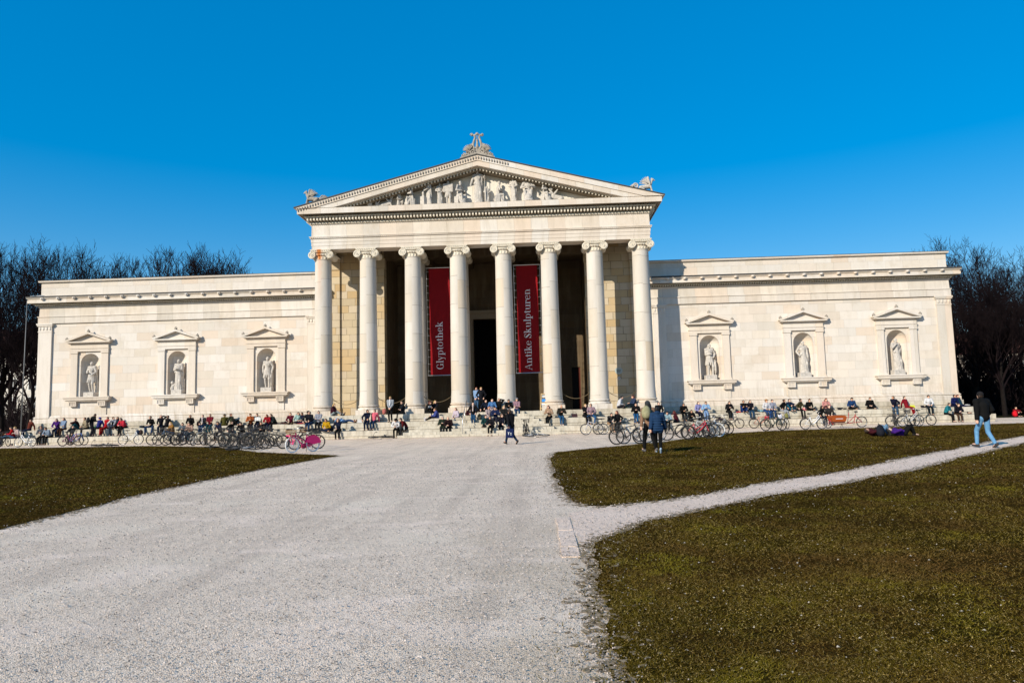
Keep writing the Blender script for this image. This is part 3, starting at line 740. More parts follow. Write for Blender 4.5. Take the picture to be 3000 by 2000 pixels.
# worn carved ornament on the left sima and round the apex
x = -13.0
while x < 2.2:
    z = ZA-slope*abs(x)-.23; mb.ell((x, yf-.07, z), (.055, .05, .11), n=6, m=5); x += .19
part('sima_ornament', mb, M_relief, 'auto')
mb = MB(); rake(mb, -.055, .03, yf-.07, BY+.02); part('roof_edge', mb, M_lead)
mb = MB(); rake(mb, -1.02, -.80, FY-.34, FY+.6); part('raking_bed_moulding', mb, M_crust_shade)
mb = MB(); x = -10.2
while x < 10.2:
    z = ZA-slope*abs(x)-.90; mb.box(x, x+.10, FY-.50, FY-.33, z-.10, z+.06); x += .235
rake(mb, -.86, -.82, FY-.52, FY-.30); part('raking_dentils', mb, M_plain)
mb = MB(); mb.prism_xz([(-12.2, 16.46), (12.2, 16.46), (0, ZA-.95)], FY+.35, BY-.2); part('tympanum', mb, M_tymp)
mb = MB(); mb.box(-12.15, 12.15, 9.25, BY-.1, 12.4, 15.5); part('hall_body', mb, M_wall)
# ------------------------------------------------------------------ figures
def V(*a): return Vector(a)
def ik(a, b, l1, l2, pole):
    a = Vector(a); b = Vector(b); d = b-a; L = d.length
    if L > (l1+l2)*.999: b = a+d*((l1+l2)*.999/L); d = b-a; L = d.length
    L = max(L, .05); x = (l1*l1-l2*l2+L*L)/(2*L); h = math.sqrt(max(l1*l1-x*x, 0)); u = d.normalized()
    p = Vector(pole); p = p-u*p.dot(u)
    if p.length < 1e-4: p = Vector((0, 0, 1))
    return a+u*x+p.normalized()*h, b
def joints(P):
    # body faces -Y, its left hand is at +X
    J = {}; pel = Vector(P.get('pel', (0, 0, .93))); pit = math.radians(P.get('pitch', 0)); rol = math.radians(P.get('roll', 0)); tw = math.radians(P.get('twist', 0))
    q = (Euler((pit, rol, 0)).to_matrix() @ Euler((0, 0, tw)).to_matrix())
    up = q @ V(0, 0, 1); fw = q @ V(0, -1, 0); sd = q @ V(1, 0, 0)
    if P.get('basefw'): pass
    J['pel'] = pel; J['up'] = up; J['fw'] = fw; J['sd'] = sd
    bend = P.get('bend', 0)
    J['waist'] = pel+up*.16; up2 = (up+fw*bend).normalized()
    J['chest'] = J['waist']+up2*.20; J['neck'] = J['waist']+up2*.37; J['up2'] = up2
    hs = P.get('hipsd'); hsd = Vector(hs) if hs else V(1, 0, 0)
    for s, k in ((1, 'L'), (-1, 'R')):
        J['sh'+k] = J['waist']+up2*.325+sd*s*.175; J['hip'+k] = pel+hsd*s*.09-V(0, 0, .02)
        ft = Vector(P['f'+k]); kn, an = ik(J['hip'+k], ft, .435, .43, P.get('kp'+k, (0, -1, .6))); J['kn'+k] = kn; J['an'+k] = an
        J['toe'+k] = an+Vector(P.get('t'+k, (0, -1, -.25))).normalized()*.15
        hd = Vector(P['h'+k]); el, wr = ik(J['sh'+k], hd, .285, .26, P.get('ep'+k, (s*.7, .6, -.4))); J['el'+k] = el; J['wr'+k] = wr
    hy, hp, hr = [math.radians(a) for a in P.get('head', (0, 0, 0))]
    hq = Euler((hp, hr, 0)).to_matrix() @ Euler((0, 0, hy)).to_matrix() if False else Euler((0, 0, hy)).to_matrix() @ Euler((hp, hr, 0)).to_matrix()
    J['hq'] = hq; J['head'] = J['neck']+(up2*.5+V(0, 0, .5)).normalized()*.045+hq @ V(0, -.022, .090)
    return J
def voxel(mb, vox, name, smooth_it=2):
    me = mb.mesh('tmp', recalc=True); ob = bpy.data.objects.new('tmp', me); COL.objects.link(ob)
    md = ob.modifiers.new('r', 'REMESH'); md.mode = 'VOXEL'; md.voxel_size = vox; md.use_smooth_shade = True
    if smooth_it:
        sm = ob.modifiers.new('s', 'SMOOTH'); sm.factor = .5; sm.iterations = smooth_it
    dg = bpy.context.evaluated_depsgraph_get(); dg.update()
    me2 = bpy.data.meshes.new_from_object(ob.evaluated_get(dg)); me2.name = name
    bpy.data.objects.remove(ob, do_unlink=True); bpy.data.meshes.remove(me); me2.shade_smooth(); return me2
def rotto(d, up=(0, 0, 1)):
    return Vector(d).to_track_quat('Z', 'Y').to_matrix()
def bodysoup(mb, J, hands=True):
    hq = J['hq']; hd = J['head']
    mb.ell(hd, (.074, .094, .108), hq, 14, 10); mb.ell(hd+hq @ V(0, -.028, -.062), (.052, .060, .050), hq)
    mb.ell(hd+hq @ V(0, -.096, -.012), (.013, .018, .026), hq, 8, 6)
    mb.ell(hd+hq @ V(0, -.086, -.052), (.022, .010, .009), hq, 8, 6)
    for s in (-1, 1): mb.ell(hd+hq @ V(s*.074, .004, -.008), (.012, .022, .030), hq, 8, 6); mb.ell(hd+hq @ V(s*.030, -.080, .030), (.022, .012, .008), hq, 8, 6)
    mb.cap(J['neck']-J['up2']*.03, hd+hq @ V(0, .01, -.06), .055, .050)
    mb.cap(J['shL'], J['shR'], .062, .062); rt = rotto(J['up'])
    mb.cap(J['waist'], J['chest'], .115, .135); mb.cap(J['pel'], J['waist'], .120, .112)
    for k in 'LR':
        mb.cap(J['hip'+k], J['kn'+k], .078, .052); mb.cap(J['kn'+k], J['an'+k], .052, .034); mb.cap(J['an'+k], J['toe'+k], .036, .026)
        mb.cap(J['sh'+k], J['el'+k], .050, .038); mb.cap(J['el'+k], J['wr'+k], .038, .026)
        d = (J['wr'+k]-J['el'+k]).normalized(); side = d.cross(V(0, 0, 1)); 
        if side.length < .2: side = d.cross(V(0, 1, 0))
        side.normalize(); nrm = side.cross(d).normalized(); w = J['wr'+k]
        mb.cap(w, w+d*.06, .028, .032)
        if hands:
            for i in range(4):
                b0 = w+d*.075+side*(.030-.020*i); L = (.066, .074, .070, .055)[i]
                m1 = b0+d*L*.5-nrm*.006; e1 = m1+d*L*.42-nrm*L*.42
                mb.cap(b0-d*.02, m1, .010, .0095, 6); mb.cap(m1, e1, .0095, .008, 6)
            mb.cap(w+d*.02+side*.028, w+d*.055+side*.058-nrm*.012, .012, .011, 6); mb.cap(w+d*.055+side*.058-nrm*.012, w+d*.085+side*.060-nrm*.028, .011, .009, 6)
def topsoup(mb, J, b=1.0, coat=0, puffy=False):
    g = .018*b
    mb.cap(J['shL'], J['shR'], .066+g, .066+g); mb.cap(J['waist'], J['chest'], .125+g, .145+g); mb.cap(J['pel']+J['up']*.03, J['waist'], .128+g, .120+g)
    mb.cap(J['neck']-J['up2']*.07, J['neck']+J['up2']*.01, .075+g, .058+g)
    for s, k in ((1, 'L'), (-1, 'R')):
        mb.cap(J['chest']+J['sd']*s*.06, J['chest']+J['sd']*s*.06+J['fw']*.02, .11+g, .10+g)
        mb.cap(J['sh'+k], J['el'+k], .054+g, .046+g); mb.cap(J['el'+k], J['wr'+k]-(J['wr'+k]-J['el'+k]).normalized()*.01, .046+g*.8, .034+g*.8)
        if coat: mb.cap(J['hip'+k], J['hip'+k]+(J['kn'+k]-J['hip'+k])*coat, .105+g, .10+g)
    if puffy:
        for t in (-.25, 0, .25, .5, .75, 1): c = J['pel']*(1-t)+J['chest']*t; mb.ell(c, (.205, .185, .042), None, 16, 8)
        for k in 'LR':
            for t in (.2, .5, .8): mb.ell(J['sh'+k].lerp(J['el'+k], t), (.10, .10, .045)); mb.ell(J['el'+k].lerp(J['wr'+k], t), (.088, .088, .045))
        mb.ell(J['neck']+V(0, .05, .03), (.12, .10, .07))
def legsoup(mb, J, b=1.0):
    g = .012*b; mb.cap(J['hipL'], J['hipR'], .095+g, .095+g); mb.cap(J['pel'], J['pel']+J['up']*.07, .122+g*.6, .118+g*.6)
    for k in 'LR':
        an = J['an'+k]+(J['kn'+k]-J['an'+k]).normalized()*.03
        mb.cap(J['hip'+k], J['kn'+k], .084+g, .058+g); mb.cap(J['kn'+k], an, .058+g, .043+g)
def shoesoup(J, k):
    mb = MB(); a = J['an'+k]; t = J['toe'+k]; d = (t-a).normalized(); dn = -(J['kn'+k]-a).normalized(); dn = (dn-d*dn.dot(d)).normalized()
    mb.cap(a-d*.045+dn*.035, t+dn*.022, .040, .034); mb.cap(a, a+dn*.02, .043, .045); mb.cap(a-d*.05+dn*.055, t+d*.015+dn*.042, .030, .026, 8); return mb
def hairsoup(J, style):
    mb = MB(); hq = J['hq']; hd = J['head']
    if style == 'bald':
        return None
    mb.ell(hd+hq @ V(0, .016, .022), (.083, .098, .102), hq, 14, 10)
    for s in (-1, 1): mb.ell(hd+hq @ V(s*.062, .030, -.005), (.026, .055, .065), hq)
    if style in ('long', 'beanie_long'):
        for a in np.linspace(-75, 75, 9):
            t = math.radians(a); b0 = hd+hq @ V(math.sin(t)*.078, .03+math.cos(t)*.06, .0)
            b1 = b0+V(0, 0, -.13)+hq @ V(math.sin(t)*.02, .02, 0); b2 = J['neck']+J['sd']*math.sin(t)*.10-J['fw']*(.07+math.cos(t)*.05)-J['up2']*(.16+.03*math.cos(a))
            mb.cap(b0, b1, .034, .034, 7); mb.cap(b1, b2, .034, .018, 7)
    elif style == 'bun': mb.ell(hd+hq @ V(0, .05, .12), (.04, .04, .04), hq)
    elif style == 'curly':
        rnd = random.Random(3)
        for i in range(26):
            a = rnd.uniform(0, 6.28); e = rnd.uniform(-.2, 1.4); mb.ell(hd+hq @ V(math.cos(a)*math.cos(e)*.08, .016+math.sin(a)*math.cos(e)*.09, .03+math.sin(e)*.09), (.026,)*3, None, 7, 5)
    # open the face
    return mb
SIT = dict(pel=(0, 0, .10), fL=(.10, -.47, -.45), fR=(-.10, -.46, -.45), kpL=(.1, -1, 1), kpR=(-.1, -1, 1), tL=(.15, -1, -.2), tR=(-.15, -1, -.2))
def PZ(b, **k): d = dict(b); d.update(k); return d
POSES = dict(
 sit_knees=PZ(SIT, pitch=8, bend=.25, hL=(.13, -.38, .20), hR=(-.13, -.36, .20), head=(8, -6, 0)),
 sit_apart=PZ(SIT, pitch=6, bend=.3, fL=(.22, -.45, -.45), fR=(-.22, -.46, -.45), kpL=(.8, -1, 1), kpR=(-.8, -1, 1), hL=(.16, -.36, .24), hR=(-.10, -.38, .22), head=(-6, -4, 0)),
 sit_fwd=PZ(SIT, pitch=22, bend=.35, hL=(.05, -.52, .22), hR=(-.05, -.52, .22), epL=(.6, -.2, -1), epR=(-.6, -.2, -1), head=(0, 24, 0)),
 sit_back=PZ(SIT, pitch=-16, hL=(.26, .26, .05), hR=(-.27, .24, .05), epL=(.2, 1, 0), epR=(-.2, 1, 0), head=(-5, 4, 0), fL=(.08, -.52, -.42), fR=(-.06, -.50, -.43)),
 sit_folded=PZ(SIT, pitch=0, bend=.12, hL=(-.10, -.22, .33), hR=(.10, -.23, .30), epL=(1, -.2, -.6), epR=(-1, -.2, -.6), head=(12, 2, 0)),
 sit_phone=PZ(SIT, pitch=10, bend=.3, hL=(.07, -.36, .36), hR=(-.06, -.36, .36), epL=(.7, 0, -1), epR=(-.7, 0, -1), head=(4, 20, 0), fL=(.03, -.46, -.45)),
 sit_face=PZ(SIT, pitch=10, bend=.3, hL=(.02, -.27, .56), hR=(-.12, -.36, .20), epL=(.6, -.4, -1), epR=(-.6, 0, -1), head=(10, 0, 0)),
 sit_shade=PZ(SIT, pitch=0, bend=.1, hL=(.12, -.16, .80), hR=(-.12, -.34, .2), epL=(1, -.4, .3), head=(0, -4, 0)),
 sit_turn=PZ(SIT, pitch=5, bend=.2, twist=35, hL=(.12, -.42, .25), hR=(-.25, -.3, .2), head=(55, 0, 0)),
 sit_turn_r=PZ(SIT, pitch=5, bend=.2, twist=-35, hL=(.25, -.3, .25), hR=(-.12, -.42, .2), head=(-55, 4, 0)),
 cross=dict(pel=(0, 0, .10), pitch=8, bend=.3, fL=(-.16, -.30, .07), fR=(.16, -.34, .05), kpL=(1, -.5, .2), kpR=(-1, -.5, .2), tL=(-1, -.3, 0), tR=(1, -.3, 0), hL=(.08, -.32, .24), hR=(-.10, -.32, .25), head=(0, 20, 0)),
 knees_up=dict(pel=(0, 0, .10), pitch=6, bend=.3, fL=(.10, -.48, .06), fR=(-.12, -.46, .06), kpL=(.3, -.3, 1), kpR=(-.3, -.3, 1), hL=(-.06, -.50, .40), hR=(.06, -.50, .42), epL=(1, 0, .2), epR=(-1, 0, .2), head=(0, 0, 0)),
 knees_back=dict(pel=(0, 0, .10), pitch=-18, fL=(.10, -.62, .06), fR=(-.10, -.45, .06), kpL=(.2, -.3, 1), kpR=(-.2, -.3, 1), hL=(.28, .26, .05), hR=(-.28, .24, .05), epL=(.2, 1, 0), epR=(-.2, 1, 0), head=(0, 0, 0)),
 legs_out=dict(pel=(0, 0, .10), pitch=-4, bend=.35, fL=(.09, -.82, .07), fR=(-.09, -.70, .07), kpL=(.1, 0, 1), kpR=(0, -.1, 1), tL=(.3, -.3, 1), tR=(-.3, -.3, 1), hL=(.08, -.40, .33), hR=(-.08, -.42, .33), head=(0, 14, 0)),
 stand=dict(pel=(0, 0, .93), fL=(.09, 0, .08), fR=(-.09, .02, .08), tL=(.2, -1, -.3), tR=(-.2, -1, -.3), hL=(.05, -.20, .96), hR=(-.05, -.21, .94), head=(0, 6, 0)),
 stand_down=dict(pel=(0, 0, .93), pitch=4, bend=.35, fL=(.12, 0, .08), fR=(-.10, .06, .08), tL=(.2, -1, -.3), tR=(-.2, -1, -.3), hL=(.08, -.34, 1.10), hR=(-.08, -.34, 1.10), head=(0, 38, 0)),
 stand_pockets=dict(pel=(0, 0, .93), fL=(.10, 0, .08), fR=(-.05, -.14, .08), tL=(.1, -1, -.3), tR=(-.1, -1, -.3), hL=(.20, -.12, .98), hR=(-.20, -.12, .98), epL=(1, .6, 0), epR=(-1, .6, 0), head=(10, 5, 0)),
 walk=dict(pel=(0, 0, .90), pitch=3, bend=.1, fL=(.07, -.34, .09), fR=(-.07, .34, .15), kpL=(0, -1, .2), kpR=(0, -1, .1), tL=(0, -1, .1), tR=(0, -.7, -1), hL=(.26, .14, .84), hR=(-.27, -.22, .86), epL=(.3, 1, 0), epR=(-.3, 1, 0), head=(0, 4, 0)),
 walk2=dict(pel=(0, 0, .92), pitch=2, bend=.08, fL=(.12, -.22, .09), fR=(-.14, .22, .11), kpL=(0, -1, .2), kpR=(0, -1, .1), tL=(.1, -1, 0), tR=(0, -.8, -.7), hL=(.29, .06, .84), hR=(-.22, -.16, .95), epL=(.5, 1, 0), epR=(-.8, 1, 0), head=(0, 4, 0)),
 lying_knees=dict(pel=(0, 0, .13), pitch=-84, fL=(.12, -.48, .07), fR=(-.10, -.42, .07), kpL=(.2, 0, 1), kpR=(-.1, 0, 1), hL=(.06, .28, .28), hR=(-.10, .22, .28), epL=(1, 0, .1), epR=(-1, 0, .1), head=(0, -78, 0)),
 lying_flat=dict(pel=(0, 0, .12), pitch=-86, fL=(.12, -.84, .07), fR=(-.10, -.84, .07), kpL=(0, 0, 1), kpR=(0, 0, 1), tL=(.3, -.2, 1), tR=(-.3, -.2, 1), hL=(.05, .26, .28), hR=(-.08, .32, .28), epL=(1, 0, .1), epR=(-1, 0, .1), head=(0, -74, 0)),
)
FIG = {}
def fig_mesh(pose, part_, **kw):
    key = (pose, part_, tuple(sorted(kw.items())))
    if key in FIG: return FIG[key]
    J = joints(POSES[pose]); mb = MB()
    if part_ == 'body': bodysoup(mb, J); me = voxel(mb, .0095, 'body', 1)
    elif part_ == 'top': topsoup(mb, J, **kw); me = voxel(mb, .016, 'jacket', 3)
    elif part_ == 'legs': legsoup(mb, J, **kw); me = voxel(mb, .016, 'trousers', 3)
    elif part_ in ('shoeL', 'shoeR'): me = shoesoup(J, part_[-1]).mesh('shoe', True)
    elif part_ == 'hair':
        hb = hairsoup(J, kw['style']); me = voxel(hb, .011, 'hair', 1) if hb else None
        if me:   # uncover the face
            hq = J['hq']; hd = J['head']; bm = bmesh.new(); bm.from_mesh(me); iq = hq.transposed()
            dele = [v for v in bm.verts if (lambda p: p.y < -.028 and p.z < .045 and abs(p.x) < .066 and p.z > -.12)(iq @ (v.co-hd))]
            bmesh.ops.delete(bm, geom=dele, context='VERTS'); bm.to_mesh(me); bm.free(); me.shade_smooth()
    elif part_ == 'glasses':
        hq = J['hq']; hd = J['head']
        for s in (-1, 1): mb.ell(hd+hq @ V(s*.032, -.090, .012), (.026, .012, .018), hq, 8, 6); mb.tube([hd+hq @ V(s*.06, -.080, .014), hd+hq @ V(s*.078, .0, .012)], .004, 4)
        mb.tube([hd+hq @ V(-.012, -.098, .014), hd+hq @ V(.012, -.098, .014)], .004, 4); me = mb.mesh('sunglasses', True)
    elif part_ == 'cap':
        hq = J['hq']; hd = J['head']; mb.ell(hd+hq @ V(0, .008, .060), (.088, .106, .070), hq); mb.ell(hd+hq @ V(0, -.11, .050), (.062, .065, .010), hq); me = mb.mesh('cap', True)
    elif part_ == 'brimhat':
        hq = J['hq']; hd = J['head']; mb.ell(hd+hq @ V(0, .005, .075), (.088, .10, .070), hq); mb.ell(hd+hq @ V(0, 0, .060), (.165, .175, .012), hq, 16, 6); me = mb.mesh('brim_hat', True)
    elif part_ == 'beanie':
        hq = J['hq']; hd = J['head']; mb.ell(hd+hq @ V(0, .018, .045), (.092, .108, .098), hq); me = mb.mesh('beanie', True)
    elif part_ == 'scarf':
        c = J['neck']; mb.ell(c+V(0, 0, .01), (.10, .10, .045), None); mb.cap(c+J['fw']*.09, c+J['fw']*.17-J['up2']*.34, .035, .04); me = mb.mesh('scarf', True)
    FIG[key] = me; return me
SK = [(.62, .36, .25), (.66, .40, .29), (.52, .28, .18), (.70, .45, .34)]
HC = dict(black=(.012, .010, .009), dark=(.035, .02, .013), brown=(.09, .045, .02), blond=(.42, .27, .10), red=(.16, .035, .015), grey=(.32, .30, .28), auburn=(.10, .018, .012))
NP = [0]
def person(loc, rz, pose, top, legs, hair='dark', style='short', label='', group='people in the sun on the museum steps', size=1.0, shoe=(.02, .018, .016), glasses=False, hat=None, hatcol=(.02, .02, .025), scarf=None, b=1.0, coat=0, puffy=False, kidd=0):
    NP[0] += 1; dk = lambda c: tuple(max(.004, v**1.32*.88) for v in c); top = dk(top); legs = dk(legs)
    r = empty('person', loc, math.radians(rz), size*(1+.02*math.sin(NP[0]*2.7)))
    tag(r, label, 'person', group)
    link('body', fig_mesh(pose, 'body'), M_skin, r, SK[NP[0] % 4])
    link('jacket' if b >= 1 else 'shirt', fig_mesh(pose, 'top', b=b, coat=coat, puffy=puffy), M_cloth, r, top)
    link('trousers', fig_mesh(pose, 'legs', b=1.0), M_cloth, r, legs)
    for k in 'LR': link('shoe', fig_mesh(pose, 'shoe'+k), M_cloth, r, shoe)
    hm = fig_mesh(pose, 'hair', style=style)
    if hm: link('hair', hm, M_hair, r, HC[hair])
    if glasses: link('sunglasses', fig_mesh(pose, 'glasses'), M_blackplastic, r)
    if hat: link(hat, fig_mesh(pose, hat), M_cloth, r, hatcol)
    if scarf: link('scarf', fig_mesh(pose, 'scarf'), M_cloth, r, scarf)
    return r
# ------------------------------------------------------------------ banners with serif lettering
def ring(cx, cy, rx, ry, tx, ty, a0=0, a1=360, n=20):
    o = []; i = []
    for k in range(n+1):
        a = math.radians(a0+(a1-a0)*k/n); o.append((cx+rx*math.cos(a), cy+ry*math.sin(a))); i.append((cx+(rx-tx)*math.cos(a), cy+(ry-ty)*math.sin(a)))
    return [[o[k], o[k+1], i[k+1], i[k]] for k in range(n)]
T_, H_ = .205, .06   # thick and hair strokes, in x-heights (x-height = 1)
def R_(x0, y0, x1, y1): return [[(x0, y0), (x1, y0), (x1, y1), (x0, y1)]]
def serif(x, y, w=.16): return R_(x-w, y, x+T_+w, y+H_+.02)
def glyph(c):
    t = T_; h = H_
    if c == 'G': return ring(.55, .72, .55, .76, .20, .05, 45, 322)+R_(.86, .05, 1.04, .62)+R_(.72, .60, 1.16, .66)+R_(.86, .98, .93, 1.42), 1.22
    if c == 'S': return ring(.45, 1.08, .38, .38, .09, .06, 20, 250)+[[(.10, 1.0), (.30, 1.16), (.82, .52), (.66, .30)]]+ring(.45, .38, .40, .40, .12, .06, -170, 60)+R_(.76, .98, .83, 1.42)+R_(.03, 0, .10, .48), .94
    if c == 'A': return [[(.03, 0), (.11, 0), (.62, 1.46), (.56, 1.46)], [(.56, 1.46), (.66, 1.46), (1.16, 0), (.94, 0)]]+R_(.28, .46, .88, .52)+R_(-.08, 0, .28, .06)+R_(.80, 0, 1.28, .06), 1.3
    if c == 'l': return R_(.2, 0, .2+t, 1.52)+serif(.2, 0)+R_(.06, 1.47, .2+t, 1.53), .56
    if c == 'i': return R_(.2, 0, .2+t, 1)+serif(.2, 0)+R_(.06, .95, .2+t, 1.01)+ring(.28, 1.32, .12, .12, .12, .12), .56
    if c == 'y': return [[(.08, 1), (.27, 1), (.62, .0), (.52, -.05)], [(.80, 1), (.88, 1), (.50, -.10), (.42, -.10)]]+ring(.30, -.22, .25, .25, .07, .07, -120, 30)+R_(0, .95, .38, 1.01)+R_(.64, .95, 1.0, 1.01), 1.02
    if c == 'p': return R_(.2, -.45, .2+t, 1)+serif(.2, -.45)+R_(.06, .95, .2+t, 1.01)+ring(.60, .5, .44, .52, .17, .045, -150, 150), 1.12
    if c == 't': return R_(.24, .12, .24+t, 1.28)+R_(.04, .94, .64, 1.0)+ring(.48, .18, .24, .2, .1, .05, 180, 320), .70
    if c == 'o': return ring(.52, .5, .46, .53, .17, .04), 1.06
    if c == 'h': return R_(.2, 0, .2+t, 1.52)+serif(.2, 0)+R_(.06, 1.47, .2+t, 1.53)+ring(.62, .66, .36, .36, .14, .05, 0, 170)+R_(.83, 0, .83+t, .68)+serif(.83, 0, .13), 1.22
    if c == 'n': return R_(.2, 0, .2+t, 1)+serif(.2, 0)+R_(.06, .95, .2+t, 1.01)+ring(.62, .66, .36, .36, .14, .05, 0, 170)+R_(.83, 0, .83+t, .68)+serif(.83, 0, .13), 1.22
    if c == 'u': return R_(.2, .3, .2+t, 1)+R_(.06, .95, .2+t, 1.01)+ring(.56, .34, .36, .36, .14, .05, 180, 330)+R_(.83, 0, .83+t, 1)+R_(.69, .95, .83+t, 1.01)+R_(.83, 0, 1.12, .06), 1.2
    if c == 'e': return ring(.50, .5, .44, .53, .17, .045, 20, 325)+R_(.2, .52, .92, .58)+ring(.5, .5, .44, .53, .09, .05, 6, 40), 1.0
    if c == 'k': return R_(.2, 0, .2+t, 1.52)+serif(.2, 0)+R_(.06, 1.47, .2+t, 1.53)+[[(.34, .44), (.40, .38), (.86, .96), (.78, .98)], [(.48, .60), (.60, .72), (1.06, .03), (.84, .03)]]+R_(.62, .95, 1.02, 1.01)+R_(.68, 0, 1.16, .06), 1.16
    if c == 'r': return R_(.2, 0, .2+t, 1)+serif(.2, 0)+R_(.06, .95, .2+t, 1.01)+ring(.58, .74, .26, .27, .09, .05, 60, 175)+ring(.76, .84, .11, .13, .11, .13), .90
    return [], .5
def banner(cx, text, base_x, z_start, z_end, label):
    W2 = .79; zt, zb = 12.42, 4.45
    yt, yb = 1.86, 2.30
    Y = lambda z: yb+(yt-yb)*(z-zb)/(zt-zb)
    root = tag(empty('banner', (cx, 2.1, zb)), label, 'banner', 'red banners hung between the portico columns')
    I = Matrix.Translation((-cx, -2.1, -zb))
    def B(nm, mb, m, sm=False):
        mb.xf(I); return mb.build(nm, m, root, sm)
    mb = MB(); nx, nz = 8, 40; vs = []; fs = []
    for j in range(nz+1):
        z = zb+(zt-zb)*j/nz
        for i in range(nx+1):
            u = i/nx*2-1; vs.append((cx+u*W2, Y(z)+.030*math.sin(j*.42+u*2.2)*(.4+.6*u*u)+.022*math.cos(u*4+j*.15), z))
    for j in range(nz):
        for i in range(nx): a = j*(nx+1)+i; fs.append((a, a+1, a+nx+2, a+nx+1))
    b = len(vs); vs += [(v[0], v[1]+.012, v[2]) for v in vs]; fs += [tuple(x+b for x in f[::-1]) for f in fs]
    mb.add(vs, fs); B('cloth', mb, M_banner, True)
    mb = MB(); 
    for z in (zt+.06, zb-.06):
        mb.tube([(cx-1.02, Y(z), z), (cx+1.02, Y(z), z)], .035, 6)
    B('batten', mb, M_chrome)
    mb = MB()
    for s in (-1, 1): mb.tube([(cx+s*.98, Y(zb)-.0, zb-.1), (cx+s*.98, Y(zt), zt+.1)], .012, 5)
    k = 0
    for j in range(15):
        z = zb+.25+j*(zt-zb-.5)/14
        for s in (-1, 1):
            mb.tube([(cx+s*W2, Y(z), z), (cx+s*.98, Y(z), z+.03)], .012, 4); mb.ell((cx+s*.93, Y(z)-.01, z+.02), (.035, .03, .03), n=6, m=5)
    B('lacing', mb, M_chrome)
    # lettering runs upwards
    glyphs = [glyph(c) for c in text]; tot = sum(a for _, a in glyphs)
    X = (z_end-z_start)/tot; mb = MB(); adv = 0
    sx = X
    for g, a in glyphs:
        for q in g:
            pts = [(base_x-py*LS, z_start+(adv+px)*X) for px, py in q]
            mb.add([(x, Y(z)-.060, z) for x, z in pts], [tuple(range(len(pts)))])
        adv += a
    B('lettering', mb, M_letter)
LS = .35
banner(-3.30, 'Glyptothek', -3.13, 4.85, 8.41, 'dark red banner reading Glyptothek, left of the two, hung between portico columns')
banner(3.30, 'Antike Skulpturen', 3.50, 4.62, 10.66, 'dark red banner reading Antike Skulpturen, right of the two, beside the great doorway')
# ------------------------------------------------------------------ bicycles (heading +X, wheels at x=0 and x=wb, shifted to the middle)
BK = {}
def wheel_meshes(r=.335, key='w', tw=.026):
    if key in BK: return BK[key]
    t = MB(); c = []
    for k in range(28): a = 2*math.pi*k/28; c.append((r*math.cos(a), 0, r*math.sin(a)))
    t.tube(c, tw, 6, closed=True); tyre = t.mesh('tyre', True)
    w = MB(); rr = r-.024
    w.tube([(rr*math.cos(2*math.pi*k/28), 0, rr*math.sin(2*math.pi*k/28)) for k in range(28)], .011, 4, closed=True)
    w.tube([(0, -.045, 0), (0, .045, 0)], .022, 8)
    for k in range(18):
        a = 2*math.pi*k/18; s = .035 if k % 2 else -.035
        w.tube([(.02*math.cos(a+.9), s, .02*math.sin(a+.9)), (rr*math.cos(a), 0, rr*math.sin(a))], .0042, 3, cap=False)
    BK[key] = (w.mesh('wheel', True), tyre); return BK[key]
